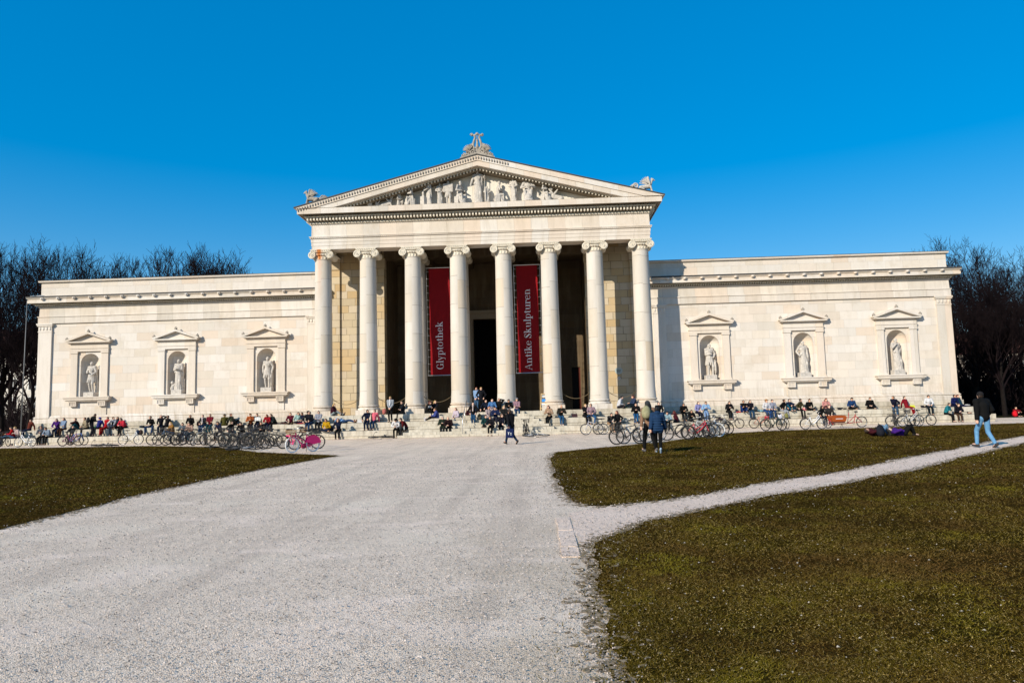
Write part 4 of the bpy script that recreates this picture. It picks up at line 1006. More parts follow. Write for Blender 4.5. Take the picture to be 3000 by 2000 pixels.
def bike_mesh(kind, wb=1.06, r=.345):
    if kind in BK: return BK[kind]
    h = wb/2; rx, fx = -h, h; bb = (rx+.44, 0, .28); stt = (rx+.30, 0, .76); sad = (rx+.25, 0, .96); ht = (fx-.20, 0, .86); hb = (fx-.14, 0, .68)
    f = MB()
    if kind == 'diamond':
        f.tube([bb, stt], .024); f.tube([(stt[0]+.01, 0, .73), (ht[0], 0, .82)], .023); f.tube([bb, (hb[0], 0, .70)], .026)
    elif kind == 'mtb':
        f.tube([bb, (stt[0], 0, .70)], .018); f.tube([(stt[0]+.01, 0, .66), (ht[0], 0, .80)], .022); f.tube([bb, (hb[0], 0, .68)], .028)
    else:
        f.tube([bb, stt], .018)
        f.tube([(hb[0], 0, .74), (hb[0]-.18, 0, .52), (bb[0]+.12, 0, .36), bb], .030); f.tube([(ht[0], 0, .84), (hb[0]-.25, 0, .62), (stt[0]+.05, 0, .46)], .019)
    f.tube([ht, hb], .023)
    for s in (-1, 1):
        f.tube([(bb[0], s*.03, .28), (rx, s*.055, r)], .011, 5); f.tube([(stt[0], s*.015, .72 if kind != 'mtb' else .66), (rx, s*.055, r)], .010, 5)
    fk = MB(); fk.tube([hb, (hb[0]+.03, 0, r*2+.03)], .02, 6)
    for s in (-1, 1): fk.tube([(hb[0]+.01, 0, .66 if r > .3 else .55), (hb[0]+.03, s*.05, .60 if r > .3 else .5), (fx-.04, s*.052, r+.08), (fx, s*.052, r)], .013 if kind != 'mtb' else .018, 6)
    hbm = MB(); st = (ht[0]-.02, 0, 1.0)
    hbm.tube([ht, st, (st[0]+.06, 0, 1.02)], .014)
    if kind == 'mtb': hbm.tube([(st[0]+.03, -.31, 1.03), (st[0]+.06, 0, 1.02), (st[0]+.03, .31, 1.03)], .013)
    elif kind == 'race':
        hbm.tube([(st[0]+.06, 0, 1.02)], .013)
    else: hbm.tube([(st[0]-.16, -.27, 1.06), (st[0]-.03, -.26, 1.07), (st[0]+.06, -.10, 1.04), (st[0]+.06, .10, 1.04), (st[0]-.03, .26, 1.07), (st[0]-.16, .27, 1.06)], .012)
    grs = []
    for s in (-1, 1):
        gr = MB(); gr.tube([(st[0]+.035, s*.21, 1.028), (st[0]+.03, s*.32, 1.03)] if kind == 'mtb' else [(st[0]-.05, s*.262, 1.068), (st[0]-.18, s*.27, 1.06)], .022); grs.append(gr.mesh('grip', True))
    sd_ = MB(); sd_.ell((sad[0]-.04, 0, sad[2]), (.12, .085, .04)); sd_.ell((sad[0]+.10, 0, sad[2]+.005), (.11, .030, .028))
    sp = MB(); sp.tube([stt, (sad[0], 0, sad[2]-.03)], .013)
    cr = MB(); c = []
    cr.tube([(bb[0]+.085*math.cos(a), -.045, .28+.085*math.sin(a)) for a in np.linspace(0, 2*math.pi, 14, endpoint=False)], .010, 4, closed=True)
    cr.tube([(bb[0], -.06, .28), (bb[0], .06, .28)], .02, 6)
    for s in (-1, 1): cr.tube([(bb[0], s*.06, .28), (bb[0]+s*.14, s*.075, .28-s*.10)], .011, 5); cr.cbox((bb[0]+s*.14, s*.12, .28-s*.10), (.09, .08, .022))
    for dz in (-.035, .035): cr.tube([(bb[0], -.05, .28+dz*2), (rx, -.05, r+dz)], .006, 4)
    mg = MB()
    def guard(cx, a0, a1):
        pts = [(cx+(r+.03)*math.cos(math.radians(a)), 0, r+(r+.03)*math.sin(math.radians(a))) for a in np.linspace(a0, a1, 12)]
        for k in range(11):
            p, q = pts[k], pts[k+1]; mg.add([(p[0], -.028, p[2]), (p[0], .028, p[2]), (q[0], .028, q[2]), (q[0], -.028, q[2]), (p[0], -.02, p[2]+.006), (p[0], .02, p[2]+.006), (q[0], .02, q[2]+.006), (q[0], -.02, q[2]+.006)], [(0, 1, 2, 3), (4, 5, 6, 7), (0, 3, 7, 4), (1, 2, 6, 5)])
    guard(rx, 35, 190); mg2 = mg; mg = MB(); guard(fx, 60, 175)
    rk = MB(); rk.tube([(rx+.16, -.05, .76), (rx-.20, -.05, .76), (rx-.20, .05, .76), (rx+.16, .05, .76)], .014, 4)
    for s in (-1, 1): rk.tube([(rx, s*.06, r), (rx-.06, s*.05, .76)], .006, 4)
    rk.tube([(rx-.05, -.05, .76), (rx-.05, .05, .76)], .007, 4)
    ks = MB(); ks.tube([(rx+.30, -.06, .28), (rx+.22, -.20, .0)], .010, 5)
    BK[kind] = dict(frame=f.mesh('frame', True), fork=fk.mesh('fork', True), handlebar=hbm.mesh('handlebar', True), grips=grs, saddle=sd_.mesh('saddle', True), post=sp.mesh('seat_post', True), crank=cr.mesh('crankset', True), guard=mg2.mesh('mudguard', True), guard2=mg.mesh('mudguard', True), rack=rk.mesh('luggage_rack', True), stand=ks.mesh('kickstand', True))
    return BK[kind]
def basket_mesh():
    if 'basket' in BK: return BK['basket']
    m = MB()
    for z, s in ((0, .13), (.08, .145), (.16, .16), (.22, .17)): m.tube([(-s, -s*1.1, z), (s, -s*1.1, z), (s, s*1.1, z), (-s, s*1.1, z)], .008, 4, closed=True)
    for k in range(6):
        for s in (-1, 1):
            u = -1+2*k/5; m.tube([(u*.13, s*.143, 0), (u*.17, s*.187, .22)], .006, 3); m.tube([(s*.13, u*.143, 0), (s*.17, u*.187, .22)], .006, 3)
    m.box(-.13, .13, -.143, .143, -.008, 0); BK['basket'] = m.mesh('basket', False); return BK['basket']
def bicycle(kind, loc, head, color, label, group='bicycles parked by the museum steps', lean=4, rack=True, guards=True, basket=None, white=False, scale=1.0, steer=0):
    M_ = bike_mesh(kind); r = .345
    root = tag(empty('bicycle', loc, 0, scale), label, 'bicycle', group)
    root.rotation_euler = Euler((math.radians(lean), 0, head), 'XYZ')
    col = color
    link('frame', M_['frame'], M_paint, root, col); link('fork', M_['fork'], M_paint, root, col)
    link('handlebar', M_['handlebar'], M_chrome if sum(color) > .8 else M_iron, root); [link('grip', g_, M_blackplastic, root) for g_ in M_['grips']]
    link('saddle', M_['saddle'], M_blackplastic, root); link('seat_post', M_['post'], M_chrome if sum(color) > .8 else M_iron, root)
    link('crankset', M_['crank'], M_iron, root); link('kickstand', M_['stand'], M_iron, root)
    if guards:
        for g_ in ('guard', 'guard2'): link('mudguard', M_[g_], M_paint, root, (.03, .03, .03) if not white else col)
    if rack: link('luggage_rack', M_['rack'], M_iron, root)
    wm, ty = wheel_meshes(r-.018 if True else r, 'w')
    for x in (-.53, .53):
        w = link('wheel', wm, M_whitep if white else (M_chrome if sum(color) > 1.2 else M_iron), root); w.location = (x, 0, r); t = link('tyre', ty, M_white_rubber if white else M_rubber, w)
        if x > 0 and steer: w.rotation_euler = (0, 0, steer)
    if basket:
        b = link('basket', basket_mesh(), M_wicker if basket == 'wicker' else M_iron, root); b.location = (.43, 0, .80)
    return root
def bikepos(px, py, th=None, span=None):
    # ground point under the middle of the bicycle and its heading
    p = onZ(px, py, 0); return p
# ------------------------------------------------------------------ bicycle list: kind, px, py (ground under the middle), heading in degrees (0 = faces right), colour, label, options
K = (.02, .02, .022); SIL = (.45, .46, .47); WHT = (.72, .72, .74)
BIKES = [
 ('step', 72, 1309, 172, WHT, 'white step-through bicycle facing left at the far left end of the steps', {}),
 ('diamond', 12, 1308, 100, K, 'black bicycle seen end on, cut by the left edge of the photo', {}),
 ('step', 206, 1306, 4, (.16, .02, .10), 'plum coloured bicycle in front of the box-shaped pannier, left of the lying bicycle', dict(rack=True)),
 ('diamond', 226, 1304, -6, (.10, .18, .45), 'blue bicycle overlapping the plum one, left of the lying bicycle', dict()),
 ('step', 382, 1302, 2, (.70, .70, .68), 'white step-through bicycle facing right beside the dark backpacks', dict(guards=False)),
 ('diamond', 470, 1302, 42, K, 'black bicycle angled away with a bag behind its handlebar', dict(basket='wire')),
 ('diamond', 512, 1303, 222, (.03, .03, .05), 'dark bicycle, left one of the tight row on the left lawn edge', dict()),
 ('step', 536, 1303, 60, (.05, .05, .06), 'dark step-through bicycle, second in the tight row on the left lawn edge', dict()),
 ('diamond', 556, 1303, 230, (.08, .10, .12), 'grey blue bicycle, third in the tight row on the left lawn edge', dict()),
 ('diamond', 580, 1304, 84, (.60, .58, .50), 'pale framed bicycle seen nearly end on in the left row', dict()),
 ('mtb', 628, 1303, 18, K, 'black bicycle with big front wheel and white bag on the handlebar', dict(basket='wire')),
 ('diamond', 668, 1309, 150, (.02, .03, .03), 'black bicycle just right of the red reflector', dict()),
 ('step', 700, 1304, 205, K, 'black step-through bicycle in the middle of the dense pile', dict(basket='wire')),
 ('diamond', 716, 1312, 15, (.03, .03, .04), 'black bicycle in front of the dense pile', dict()),
 ('mtb', 738, 1306, 160, (.04, .05, .05), 'charcoal bicycle at the back of the dense pile', dict()),
 ('step', 752, 1315, 8, K, 'black roadster bicycle with a closed skirt guard', dict()),
 ('diamond', 778, 1309, 195, K, 'black bicycle with a thin saddle, right end of the dense pile', dict()),
 ('step', 800, 1315, 172, (.02, .02, .02), 'black bicycle with large rear wheel left of the pink one', dict(basket=None)),
 ('diamond', 640, 1305, 165, K, 'black bicycle behind the orange reflector, left of the dense pile', dict()),
 ('mtb', 684, 1305, 30, (.02, .03, .035), 'black sports bicycle tucked behind the middle of the dense pile', dict()),
 ('diamond', 726, 1305, 340, (.03, .02, .02), 'dark bicycle turned toward the steps inside the dense pile', dict(basket='wire')),
 ('step', 764, 1307, 20, (.05, .06, .06), 'dark step-through bicycle at the right of the dense pile, behind the thin saddle', dict()),
 ('diamond', 490, 1303, 200, (.03, .03, .03), 'black bicycle between the angled one and the tight row on the left', dict()),
 ('diamond', 604, 1304, 120, K, 'black bicycle leaning behind the one with a white bag', dict()),
 ('step', 2030, 1282, 172, (.05, .05, .06), 'dark bicycle behind the left of the right hand pile', dict()),
 ('mtb', 2072, 1277, 30, (.04, .04, .04), 'black bicycle turned outward in the right hand pile', dict()),
 ('step', 2640, 1249, 350, (.06, .06, .07), 'dark bicycle overlapping the end on one near the right end', dict(basket='wire')),
 ('diamond', 862, 1312, 24, (.03, .03, .03), 'dark bicycle with a wicker basket half hidden behind the pink one', dict(basket='wicker')),
 ('diamond', 898, 1316, 205, (.04, .04, .04), 'dark bicycle parked directly behind the pink one', dict()),
 ('step', 1543, 1275, 80, K, 'black bicycle seen end on with a crate on its rack, on the lower stair', dict(basket='wire')),
 ('mtb', 1742, 1273, 177, (.40, .40, .44), 'silver and black mountain bicycle right of the stair', dict(guards=False, rack=False)),
 ('diamond', 1778, 1272, 8, (.05, .05, .06), 'dark bicycle behind the silver mountain bicycle', dict()),
 ('diamond', 1842, 1301, 10, K, 'black trekking bicycle left of the walking couple', dict()),
 ('step', 1862, 1299, 190, SIL, 'silver bicycle overlapped by the black trekking bicycle', dict()),
 ('diamond', 1905, 1292, 20, (.55, .56, .56), 'pale grey bicycle half hidden by the walking couple', dict()),
 ('mtb', 1987, 1289, 4, K, 'black bicycle just right of the walking couple', dict(guards=False, rack=False)),
 ('step', 2046, 1285, 6, (.50, .02, .04), 'red and silver city bicycle in the right hand pile', dict()),
 ('diamond', 2062, 1281, 190, SIL, 'silver bicycle behind the red one in the right hand pile', dict()),
 ('step', 2080, 1280, 14, (.62, .63, .64), 'light bicycle with white rims in the right hand pile', dict(white=True)),
 ('diamond', 2098, 1275, 200, (.10, .10, .11), 'grey bicycle with a yellow bag in its wheel in the right hand pile', dict()),
 ('step', 2112, 1272, 20, (.30, .31, .33), 'steel grey bicycle, last of the right hand pile', dict()),
 ('mtb', 2146, 1255, 8, (.12, .10, .09), 'thin dark bicycle leaning near the steps, right of the pile', dict(rack=False, guards=False)),
 ('diamond', 2232, 1254, 4, (.45, .18, .12), 'bicycle with a rusty red chain guard by the steps', dict()),
 ('diamond', 2268, 1261, 12, (.03, .06, .05), 'dark green bicycle with white tyre stripe', dict()),
 ('mtb', 2296, 1257, 46, (.20, .21, .24), 'grey bicycle turned towards the lawn beside the green one', dict()),
 ('step', 2384, 1257, 8, (.75, .76, .79), 'white city bicycle facing right beside the seated pair in black', dict(basket=None)),
 ('mtb', 2578, 1239, 186, K, 'black bicycle right of the orange covered cargo bicycle', dict(guards=False)),
 ('diamond', 2624, 1247, 70, (.03, .03, .03), 'black bicycle seen nearly end on, left of the last pair', dict()),
 ('step', 2668, 1249, 6, SIL, 'silver bicycle, middle one of the last trio on the right', dict()),
 ('diamond', 2706, 1246, 4, (.10, .12, .11), 'dark slim racing bicycle facing right, rightmost on the steps', dict(rack=False, guards=False)),
]
for i, (kind, px, py, hdg, col, lab, opt) in enumerate(BIKES):
    p = onZ(px, py, 0); p.z = .002
    if p.y > 0.4 and px < 1500: p.y = .2
    bicycle(kind, (p.x, p.y, .0), math.radians(hdg), col, lab, lean=(-5 if i % 3 else 6), **opt)
# bicycles lying on their side
def lying(kind, px, py, hdg, col, lab, **o):
    p = onZ(px, py, 0); b = bicycle(kind, (p.x, p.y, .09), 0, col, lab, **o)
    b.rotation_euler = (Euler((math.radians(-82), 0, 0)).to_matrix().to_4x4() and (Matrix.Rotation(math.radians(hdg), 4, 'Z') @ Matrix.Rotation(math.radians(-84), 4, 'X'))).to_euler(); return b
lying('diamond', 318, 1309, 175, K, 'black bicycle lying on its side on the gravel by the left steps', rack=False)
lying('mtb', 708, 1322, 5, (.20, .21, .23), 'grey bicycle lying on the grass edge below the dense pile')
lying('step', 656, 1314, 186, (.05, .05, .06), 'dark bicycle lying beside an orange reflector at the grass edge')
lying('diamond', 1120, 1285, 182, K, 'black bicycle lying on its side at the foot of the stair')
lying('diamond', 1580, 1281, 30, SIL, 'silver bicycle lying at the foot of the stair, right of the end on bicycle')
# the pink roadster
def pink():
    a, b = onZ(843, 1327.5), onZ(930, 1321.5); mid = (a+b)/2; hd = math.atan2((a-b).y, (a-b).x)
    pk = (.92, .01, .20)
    r = bicycle('step', (mid.x, mid.y, 0), hd, pk, 'bright pink roadster bicycle with magenta skirt guard and black crate', lean=3, white=True, scale=(a-b).length/1.06 if .8 < (a-b).length/1.06 < 1.25 else 1.0)
    m = MB(); rr = .40
    for s in (-1, 1):
        st = len(m.v)
        pts = [(-.53+rr*math.cos(math.radians(q)), .345+rr*math.sin(math.radians(q))) for q in range(20, 171, 10)]+[(-.93, .40), (-.55, .33), (-.12, .44)]
        m.prism_xz(pts, s*.060, s*.066)
    m.prism_xz([(-.56, .27), (-.05, .15), (.02, .22), (0, .34), (-.10, .40), (-.56, .40)], -.085, -.060)
    link('skirt_guard', m.mesh('skirt_guard'), M_paint, r, (.97, .0, .16))
    m = MB(); m.box(-.86, -.46, -.17, .17, .79, .80)
    for z in (.82, .88, .94, 1.0):
        for y in (-.175, .175): m.box(-.86, -.46, y-.006, y+.006, z, z+.045)
        for x in (-.865, -.455): m.box(x-.006, x+.006, -.18, .18, z, z+.045)
    link('crate', m.mesh('crate'), M_blackplastic, r)
    m = MB(); m.box(.40, .72, -.15, .15, .74, .755)
    m.tube([(.42, -.14, .77), (.72, -.14, .77), (.72, .14, .77), (.42, .14, .77)], .012, 5, closed=True); m.tube([(.53, -.06, .345), (.60, -.12, .76)], .01, 5); m.tube([(.53, .06, .345), (.60, .12, .76)], .01, 5)
    link('front_carrier', m.mesh('front_carrier'), M_paint, r, pk)
    b_ = link('basket', basket_mesh(), M_wicker, r); b_.location = (.56, 0, .78); b_.scale = (1, 1.1, 1)
    m = MB(); m.ell((-.93, 0, .62), (.03, .04, .05)); link('rear_light', m.mesh('rear_light', True), M_red_lens, r)
    return r
pink()
# cargo bicycle with a covered box
def cargo():
    p = onZ(2483, 1252); r = tag(empty('cargo_bicycle', (p.x, p.y, 0), math.radians(182)), 'red cargo bicycle with a box under an orange brown cover', 'cargo bicycle')
    red = (.40, .01, .02)
    f = MB(); f.tube([(-.42, 0, .30), (-.55, 0, .85)], .022); f.tube([(-.42, 0, .30), (-.05, 0, .27), (.30, 0, .24), (.95, 0, .24), (1.1, 0, .55)], .026); f.tube([(-.50, 0, .70), (-.18, 0, .42), (.0, 0, .28)], .02); f.tube([(-.15, 0, .95), (-.02, 0, .30)], .02)
    for s in (-1, 1): f.tube([(-.42, s*.03, .3), (-.92, s*.055, .34)], .012); f.tube([(-.53, s*.02, .75), (-.92, s*.055, .34)], .012)
    link('frame', f.mesh('frame', True), M_paint, r, red)
    f = MB(); 
    for s in (-1, 1): f.tube([(1.1, 0, .58), (1.2, s*.05, .25)], .013)
    link('fork', f.mesh('fork', True), M_paint, r, red)
    wm, ty = wheel_meshes(.327, 'w'); w = link('wheel', wm, M_chrome, r); w.location = (-.92, 0, .345); link('tyre', ty, M_rubber, w)
    w2, t2 = wheel_meshes(.23, 'ws'); w = link('wheel', w2, M_chrome, r); w.location = (1.22, 0, .25); link('tyre', t2, M_rubber, w)
    m = MB(); m.prism_xz([(.28, .30), (.98, .30), (1.08, .66), (.18, .66)], -.29, .29); link('box', m.mesh('box'), M_paint, r, (.10, .03, .02))
    m = MB(); m.prism_xz([(.22, .40), (1.02, .40), (1.12, .68), (1.02, .76), (.62, .80), (.24, .77), (.14, .67)], -.33, .33); link('cover', m.mesh('cover'), M_orangebrown, r)
    m = MB(); m.box(.40, .85, .333, .338, .56, .59); m.box(.40, .85, -.338, -.333, .56, .59); link('stripe', m.mesh('stripe'), M_whitep, r)
    m = MB(); m.tube([(-.15, 0, .92), (-.12, 0, 1.08)], .016); m.tube([(-.30, -.28, 1.10), (-.12, -.10, 1.08), (-.12, .10, 1.08), (-.30, .28, 1.10)], .014); link('handlebar', m.mesh('handlebar', True), M_blackplastic, r)
    m = MB(); m.ell((-.60, 0, .98), (.13, .09, .045)); m.tube([(-.55, 0, .84), (-.58, 0, .96)], .014); link('saddle', m.mesh('saddle', True), M_blackplastic, r)
    m = MB(); m.tube([(.35, -.2, .0), (.35, 0, .25), (.35, .2, 0)], .014); m.tube([(-.42+.09*math.cos(a), -.05, .30+.09*math.sin(a)) for a in np.linspace(0, 6.28, 12, endpoint=False)], .01, 4, closed=True); link('stand', m.mesh('stand', True), M_iron, r)
cargo()

# ------------------------------------------------------------------ people
LV = dict(B=(2*S3+.0, 2.03), S=(S3, .98), G=(0, 0), P3=(ZS, -.84), P2=(2*S3, -1.80), P1=(S3, -2.76))
def at(px, lv, dy=0):
    z, y = LV[lv]; y += dy; p = onY(px, 1230, y)
    return (p.x, y, z+.005)
DJ = (.02, .035, .08); JE = (.05, .10, .20); LJ = (.16, .27, .40); BL = (.012, .012, .014); GR = (.16, .17, .19); LG = (.42, .42, .45); WH = (.72, .71, .70); NV = (.015, .025, .07)
MAR = (.16, .015, .03); RED = (.50, .02, .03); OL = (.10, .09, .03); BRN = (.10, .045, .025); TAN = (.42, .30, .20); PK = (.75, .22, .28); TEAL = (.02, .12, .15); LB = (.38, .50, .68); CH = (.05, .05, .055); KH = (.20, .15, .10); MINT = (.45, .62, .60); PUR = (.13, .04, .25)
G1 = 'people in the sun on the museum steps'
PEOPLE = [
 (6, 'S', .0, 20, 'sit_fwd', BRN, DJ, 'dark', 'short', 'person in brown bent forward at the left edge of the photo', {}),
 (40, 'S', 0, -55, 'legs_out', RED, LJ, 'dark', 'long', 'person in a red top with pale blue jeans stretched to the left, far left', {}),
 (54, 'S', .15, -10, 'sit_phone', (.6, .48, .45), DJ, 'blond', 'short', 'fair haired person in a pale top above the white step-through bicycle', {}),
 (86, 'B', 0, -20, 'sit_back', (.20, .06, .035), DJ, 'dark', 'short', 'man in a rust brown jacket and blue jeans at the left corner of the museum', {}),
 (126, 'S', 0, 10, 'sit_phone', GR, BL, 'auburn', 'short', 'woman in grey with reddish hair, low below the corner pilaster', dict(glasses=True)),
 (148, 'S', 0, -12, 'sit_fwd', (.30, .36, .44), BL, 'black', 'short', 'black haired man in a pale grey shirt looking at his lap beside the grey woman', {}),
 (170, 'B', 0, 8, 'sit_face', PUR, DJ, 'dark', 'long', 'long haired woman in sunglasses and purple with her hand at her chin', dict(glasses=True)),
 (189, 'B', 0, -10, 'sit_folded', (.30, .38, .50), BRN, 'black', 'long', 'long haired woman in a light blue shirt and dark cardigan, arms crossed', {}),
 (229, 'B', 0, -40, 'knees_up', (.06, .02, .02), TEAL, 'dark', 'short', 'man reclining in dark brown with teal trousers and raised knee', {}),
 (256, 'B', .1, -35, 'sit_knees', (.42, .36, .26), BL, 'dark', 'short', 'person in a beige shirt sitting just left of the standing man', {}),
 (289, 'B', .1, -14, 'sit_back', (.04, .05, .25), CH, 'dark', 'short', 'person with a blue cap and dark trousers behind the one in bright red', dict(hat='cap', hatcol=(.02, .03, .30))),
 (311, 'B', -.05, -10, 'sit_back', RED, (.42, .03, .02), 'red', 'short', 'person in a bright red shirt and red trousers leaning back', {}),
 (330, 'B', .1, 25, 'sit_turn', WH, GR, 'brown', 'short', 'brown haired person in a white shirt turned to the right beside red shirt', {}),
 (342, 'B', .2, 10, 'knees_back', GR, BL, 'black', 'long', 'dark haired person in grey lying back behind the white shirt', {}),
 (366, 'B', 0, -16, 'sit_fwd', (.62, .06, .10), BL, 'dark', 'long', 'woman in a rose red top bent forward, alone between two groups', {}),
 (444, 'B', 0, 0, 'sit_apart', BL, JE, 'dark', 'curly', 'curly haired man in a black t-shirt with jeans and knees apart', dict(b=.5)),
 (472, 'B', .1, 16, 'sit_shade', (.02, .02, .03), DJ, 'auburn', 'long', 'person in black raising an arm against the sun', dict(b=.5)),
 (488, 'B', .1, -16, 'sit_back', (.02, .018, .022), BL, 'dark', 'short', 'person in black leaning back next to the raised arm', dict(b=.5)),
 (506, 'S', 0, -35, 'legs_out', (.35, .20, .06), LJ, 'blond', 'long', 'fair haired person in ochre with light jeans on the low course', {}),
 (538, 'S', 0, 10, 'sit_phone', (.20, .23, .26), DJ, 'dark', 'short', 'man in a grey jacket and sunglasses, low course, behind the tight bicycle row', dict(glasses=True)),
 (559, 'S', 0, 0, 'sit_phone', (.50, .36, .30), TEAL, 'dark', 'long', 'woman in a patterned pinkish dress sitting below a man in black', {}),
 (560, 'B', 0, 5, 'sit_knees', (.015, .018, .016), BL, 'dark', 'short', 'man in a black jumper and sunglasses above the patterned dress', dict(glasses=True)),
 (598, 'B', 0, -8, 'sit_knees', (.05, .055, .06), JE, 'black', 'short', 'man in an open dark jacket with a pale scarf and blue jeans', dict(scarf=(.7, .6, .6))),
 (616, 'B', 0, 6, 'sit_folded', (.22, .02, .04), TEAL, 'dark', 'short', 'bearded man in a wine red checked shirt with crossed arms', dict(glasses=True)),
 (657, 'B', -.1, 195, 'sit_knees', (.13, .12, .03), OL, 'blond', 'short', 'person in an olive green coat turned away with a brimmed hat', dict(hat='brimhat', hatcol=(.04, .03, .03), coat=.4)),
 (682, 'B', .25, 75, 'knees_back', (.10, .11, .07), BL, 'auburn', 'short', 'person lying back in a grey green hood right of the olive coat', {}),
 (711, 'S', 0, 0, 'sit_fwd', BL, BL, 'black', 'curly', 'dark haired person in black low behind the dense bicycle pile', {}),
 (735, 'B', 0, 12, 'sit_phone', (.48, .17, .06), (.06, .04, .04), 'brown', 'curly', 'woman in an orange brown jumper holding a dark camera', {}),
 (755, 'B', .1, 10, 'sit_phone', (.03, .05, .09), NV, 'black', 'short', 'man in navy reading a white newspaper', {}),
 (789, 'B', 0, -8, 'sit_fwd', (.38, .02, .04), NV, 'auburn', 'long', 'woman with long dark red hair and a red scarf bent low', {}),
 (806, 'B', .1, -30, 'sit_fwd', (.03, .05, .05), BL, 'dark', 'long', 'person in dark with pale sleeves leaning forward beside the red scarf', {}),
 (853, 'B', 0, 5, 'sit_face', (.17, .02, .05), KH, 'black', 'short', 'man in a plum jumper with his hand at his mouth', {}),
 (874, 'B', .1, 20, 'cross', MINT, DJ, 'dark', 'long', 'long haired woman in a mint top on a red blanket', {}),
 (890, 'B', .1, -14, 'cross', NV, DJ, 'black', 'short', 'man in navy with glasses beside the mint top', dict(glasses=True)),
 (901, 'P2', .30, 12, 'sit_turn', CH, BL, 'black', 'short', 'person in a black hat mostly hidden behind the man in a black jacket', dict(hat='brimhat', hatcol=BL)),
 (911, 'P2', 0, -14, 'sit_knees', (.012, .018, .03), (.03, .08, .17), 'black', 'short', 'man in a black jacket and sunglasses with blue jeans below the corner column', dict(glasses=True)),
 (934, 'P2', 0, 4, 'sit_folded', (.36, .37, .42), BL, 'black', 'short', 'man in a heather grey sweater with sunglasses and arms folded', dict(glasses=True)),
 (960, 'P1', -.15, -12, 'cross', (.55, .36, .02), DJ, 'brown', 'short', 'person in a yellow and black jacket on the low course beside the pink bicycle', {}),
 (974, 'P3', .1, 78, 'legs_out', (.09, .02, .04), (.32, .36, .36), 'blond', 'long', 'fair haired woman reading against the corner column base with legs to the right', {}),
 (992, 'P1', 0, 4, 'sit_face', (.02, .03, .07), BL, 'brown', 'long', 'long haired woman in sunglasses and navy, right of the yellow jacket', dict(glasses=True)),
 (1006, 'P2', .2, 80, 'lying_flat', (.25, .40, .60), JE, 'dark', 'short', 'person lying down with jeans and brown boots to the right', dict(shoe=(.12, .06, .03))),
 (1075, 'P2', 0, 6, 'sit_turn', (.02, .03, .07), DJ, 'dark', 'short', 'man in a dark suit jacket and white shirt left of the pink jumper', dict(glasses=True)),
 (1096, 'P2', 0, -6, 'sit_back', PK, (.02, .06, .13), 'brown', 'short', 'man in a salmon pink jumper and blue jeans', dict(glasses=True)),
 (1144, 'P2', -.35, 0, 'stand', (.42, .44, .47), BL, 'blond', 'short', 'woman standing in black trousers with a pale grey scarf and jacket', dict(scarf=(.62, .62, .64), glasses=True)),
 (1181, 'P3', .1, -62, 'sit_folded', (.02, .025, .035), BL, 'black', 'long', 'long haired woman in a black leather jacket against the third column base', dict(glasses=True)),
 (1162, 'P1', -.35, 0, 'sit_fwd', (.74, .72, .72), BL, 'black', 'short', 'man in a white t-shirt and black cap with clasped hands', dict(hat='cap', hatcol=(.015, .012, .012), b=.6, glasses=True)),
 (1190, 'P1', -.3, -58, 'sit_fwd', (.15, .01, .02), CH, 'black', 'short', 'person in a dark red jumper turned to the man in the white t-shirt', {}),
 (1251, 'P3', .05, 70, 'sit_phone', BL, BL, 'auburn', 'long', 'woman in a black coat reading a map beside the blue shirt', dict(coat=.5)),
 (1275, 'P3', .5, -12, 'sit_turn', (.03, .03, .04), BL, 'blond', 'long', 'person with fair hair in black behind the blue shirt', {}),
 (1281, 'P2', .15, -72, 'legs_out', (.10, .13, .34), BL, 'brown', 'short', 'man in a violet blue shirt with legs out left and white trainers', dict(shoe=(.7, .68, .68))),
 (1297, 'P1', -.2, 4, 'sit_phone', (.05, .07, .05), (.04, .04, .04), 'grey', 'curly', 'grey haired woman in a dark green coat low on the stair', dict(coat=.4)),
 (1317, 'P1', -.2, -6, 'sit_fwd', (.04, .012, .02), BL, 'red', 'bald', 'balding man in a black jacket with clasped hands beside the grey haired woman', {}),
 (1341, 'P2', .1, -40, 'sit_knees', (.62, .55, .62), (.03, .12, .22), 'brown', 'long', 'long haired woman in a lilac white top with her back to the fourth column', {}),
 (1376, 'P2', .45, 12, 'sit_phone', (.08, .02, .03), DJ, 'dark', 'long', 'woman in dark clothes seated half behind the standing woman in jeans', dict(scarf=(.6, .5, .5))),
 (1387, 'P1', .25, -4, 'stand_pockets', (.02, .012, .016), (.04, .12, .22), 'black', 'long', 'woman standing on the stair in a black jacket and tight blue jeans', dict(scarf=(.5, .42, .40))),
 (1398, 'P3', .9, -12, 'stand', (.30, .42, .60), (.10, .18, .28), 'auburn', 'long', 'person in a light blue jacket standing at the doorway, left of the pair', {}),
 (1411, 'P3', .8, 4, 'stand_pockets', (.02, .02, .03), BL, 'blond', 'short', 'man in a dark coat standing at the doorway, right of the pair', dict(glasses=True, coat=.3)),
 (1432, 'P2', -.15, 30, 'sit_shade', (.50, .42, .42), (.30, .32, .40), 'red', 'short', 'red haired person in stripes holding their head on the stair', {}),
 (1443, 'P3', -.1, 5, 'sit_knees', (.14, .28, .50), BL, 'brown', 'short', 'man in a denim jacket and white shirt beside the fifth column', {}),
 (1453, 'P2', -.4, -4, 'sit_phone', (.03, .05, .13), (.05, .05, .07), 'brown', 'short', 'man in a navy jacket in the middle of the stair group', {}),
 (1464, 'P3', .0, -14, 'sit_shade', BL, (.20, .12, .10), 'auburn', 'long', 'woman in black shading her eyes before the fifth column base', {}),
 (1440, 'P1', -.75, -10, 'sit_fwd', (.03, .03, .04), BL, 'dark', 'short', 'person in black low in front of the stair group', {}),
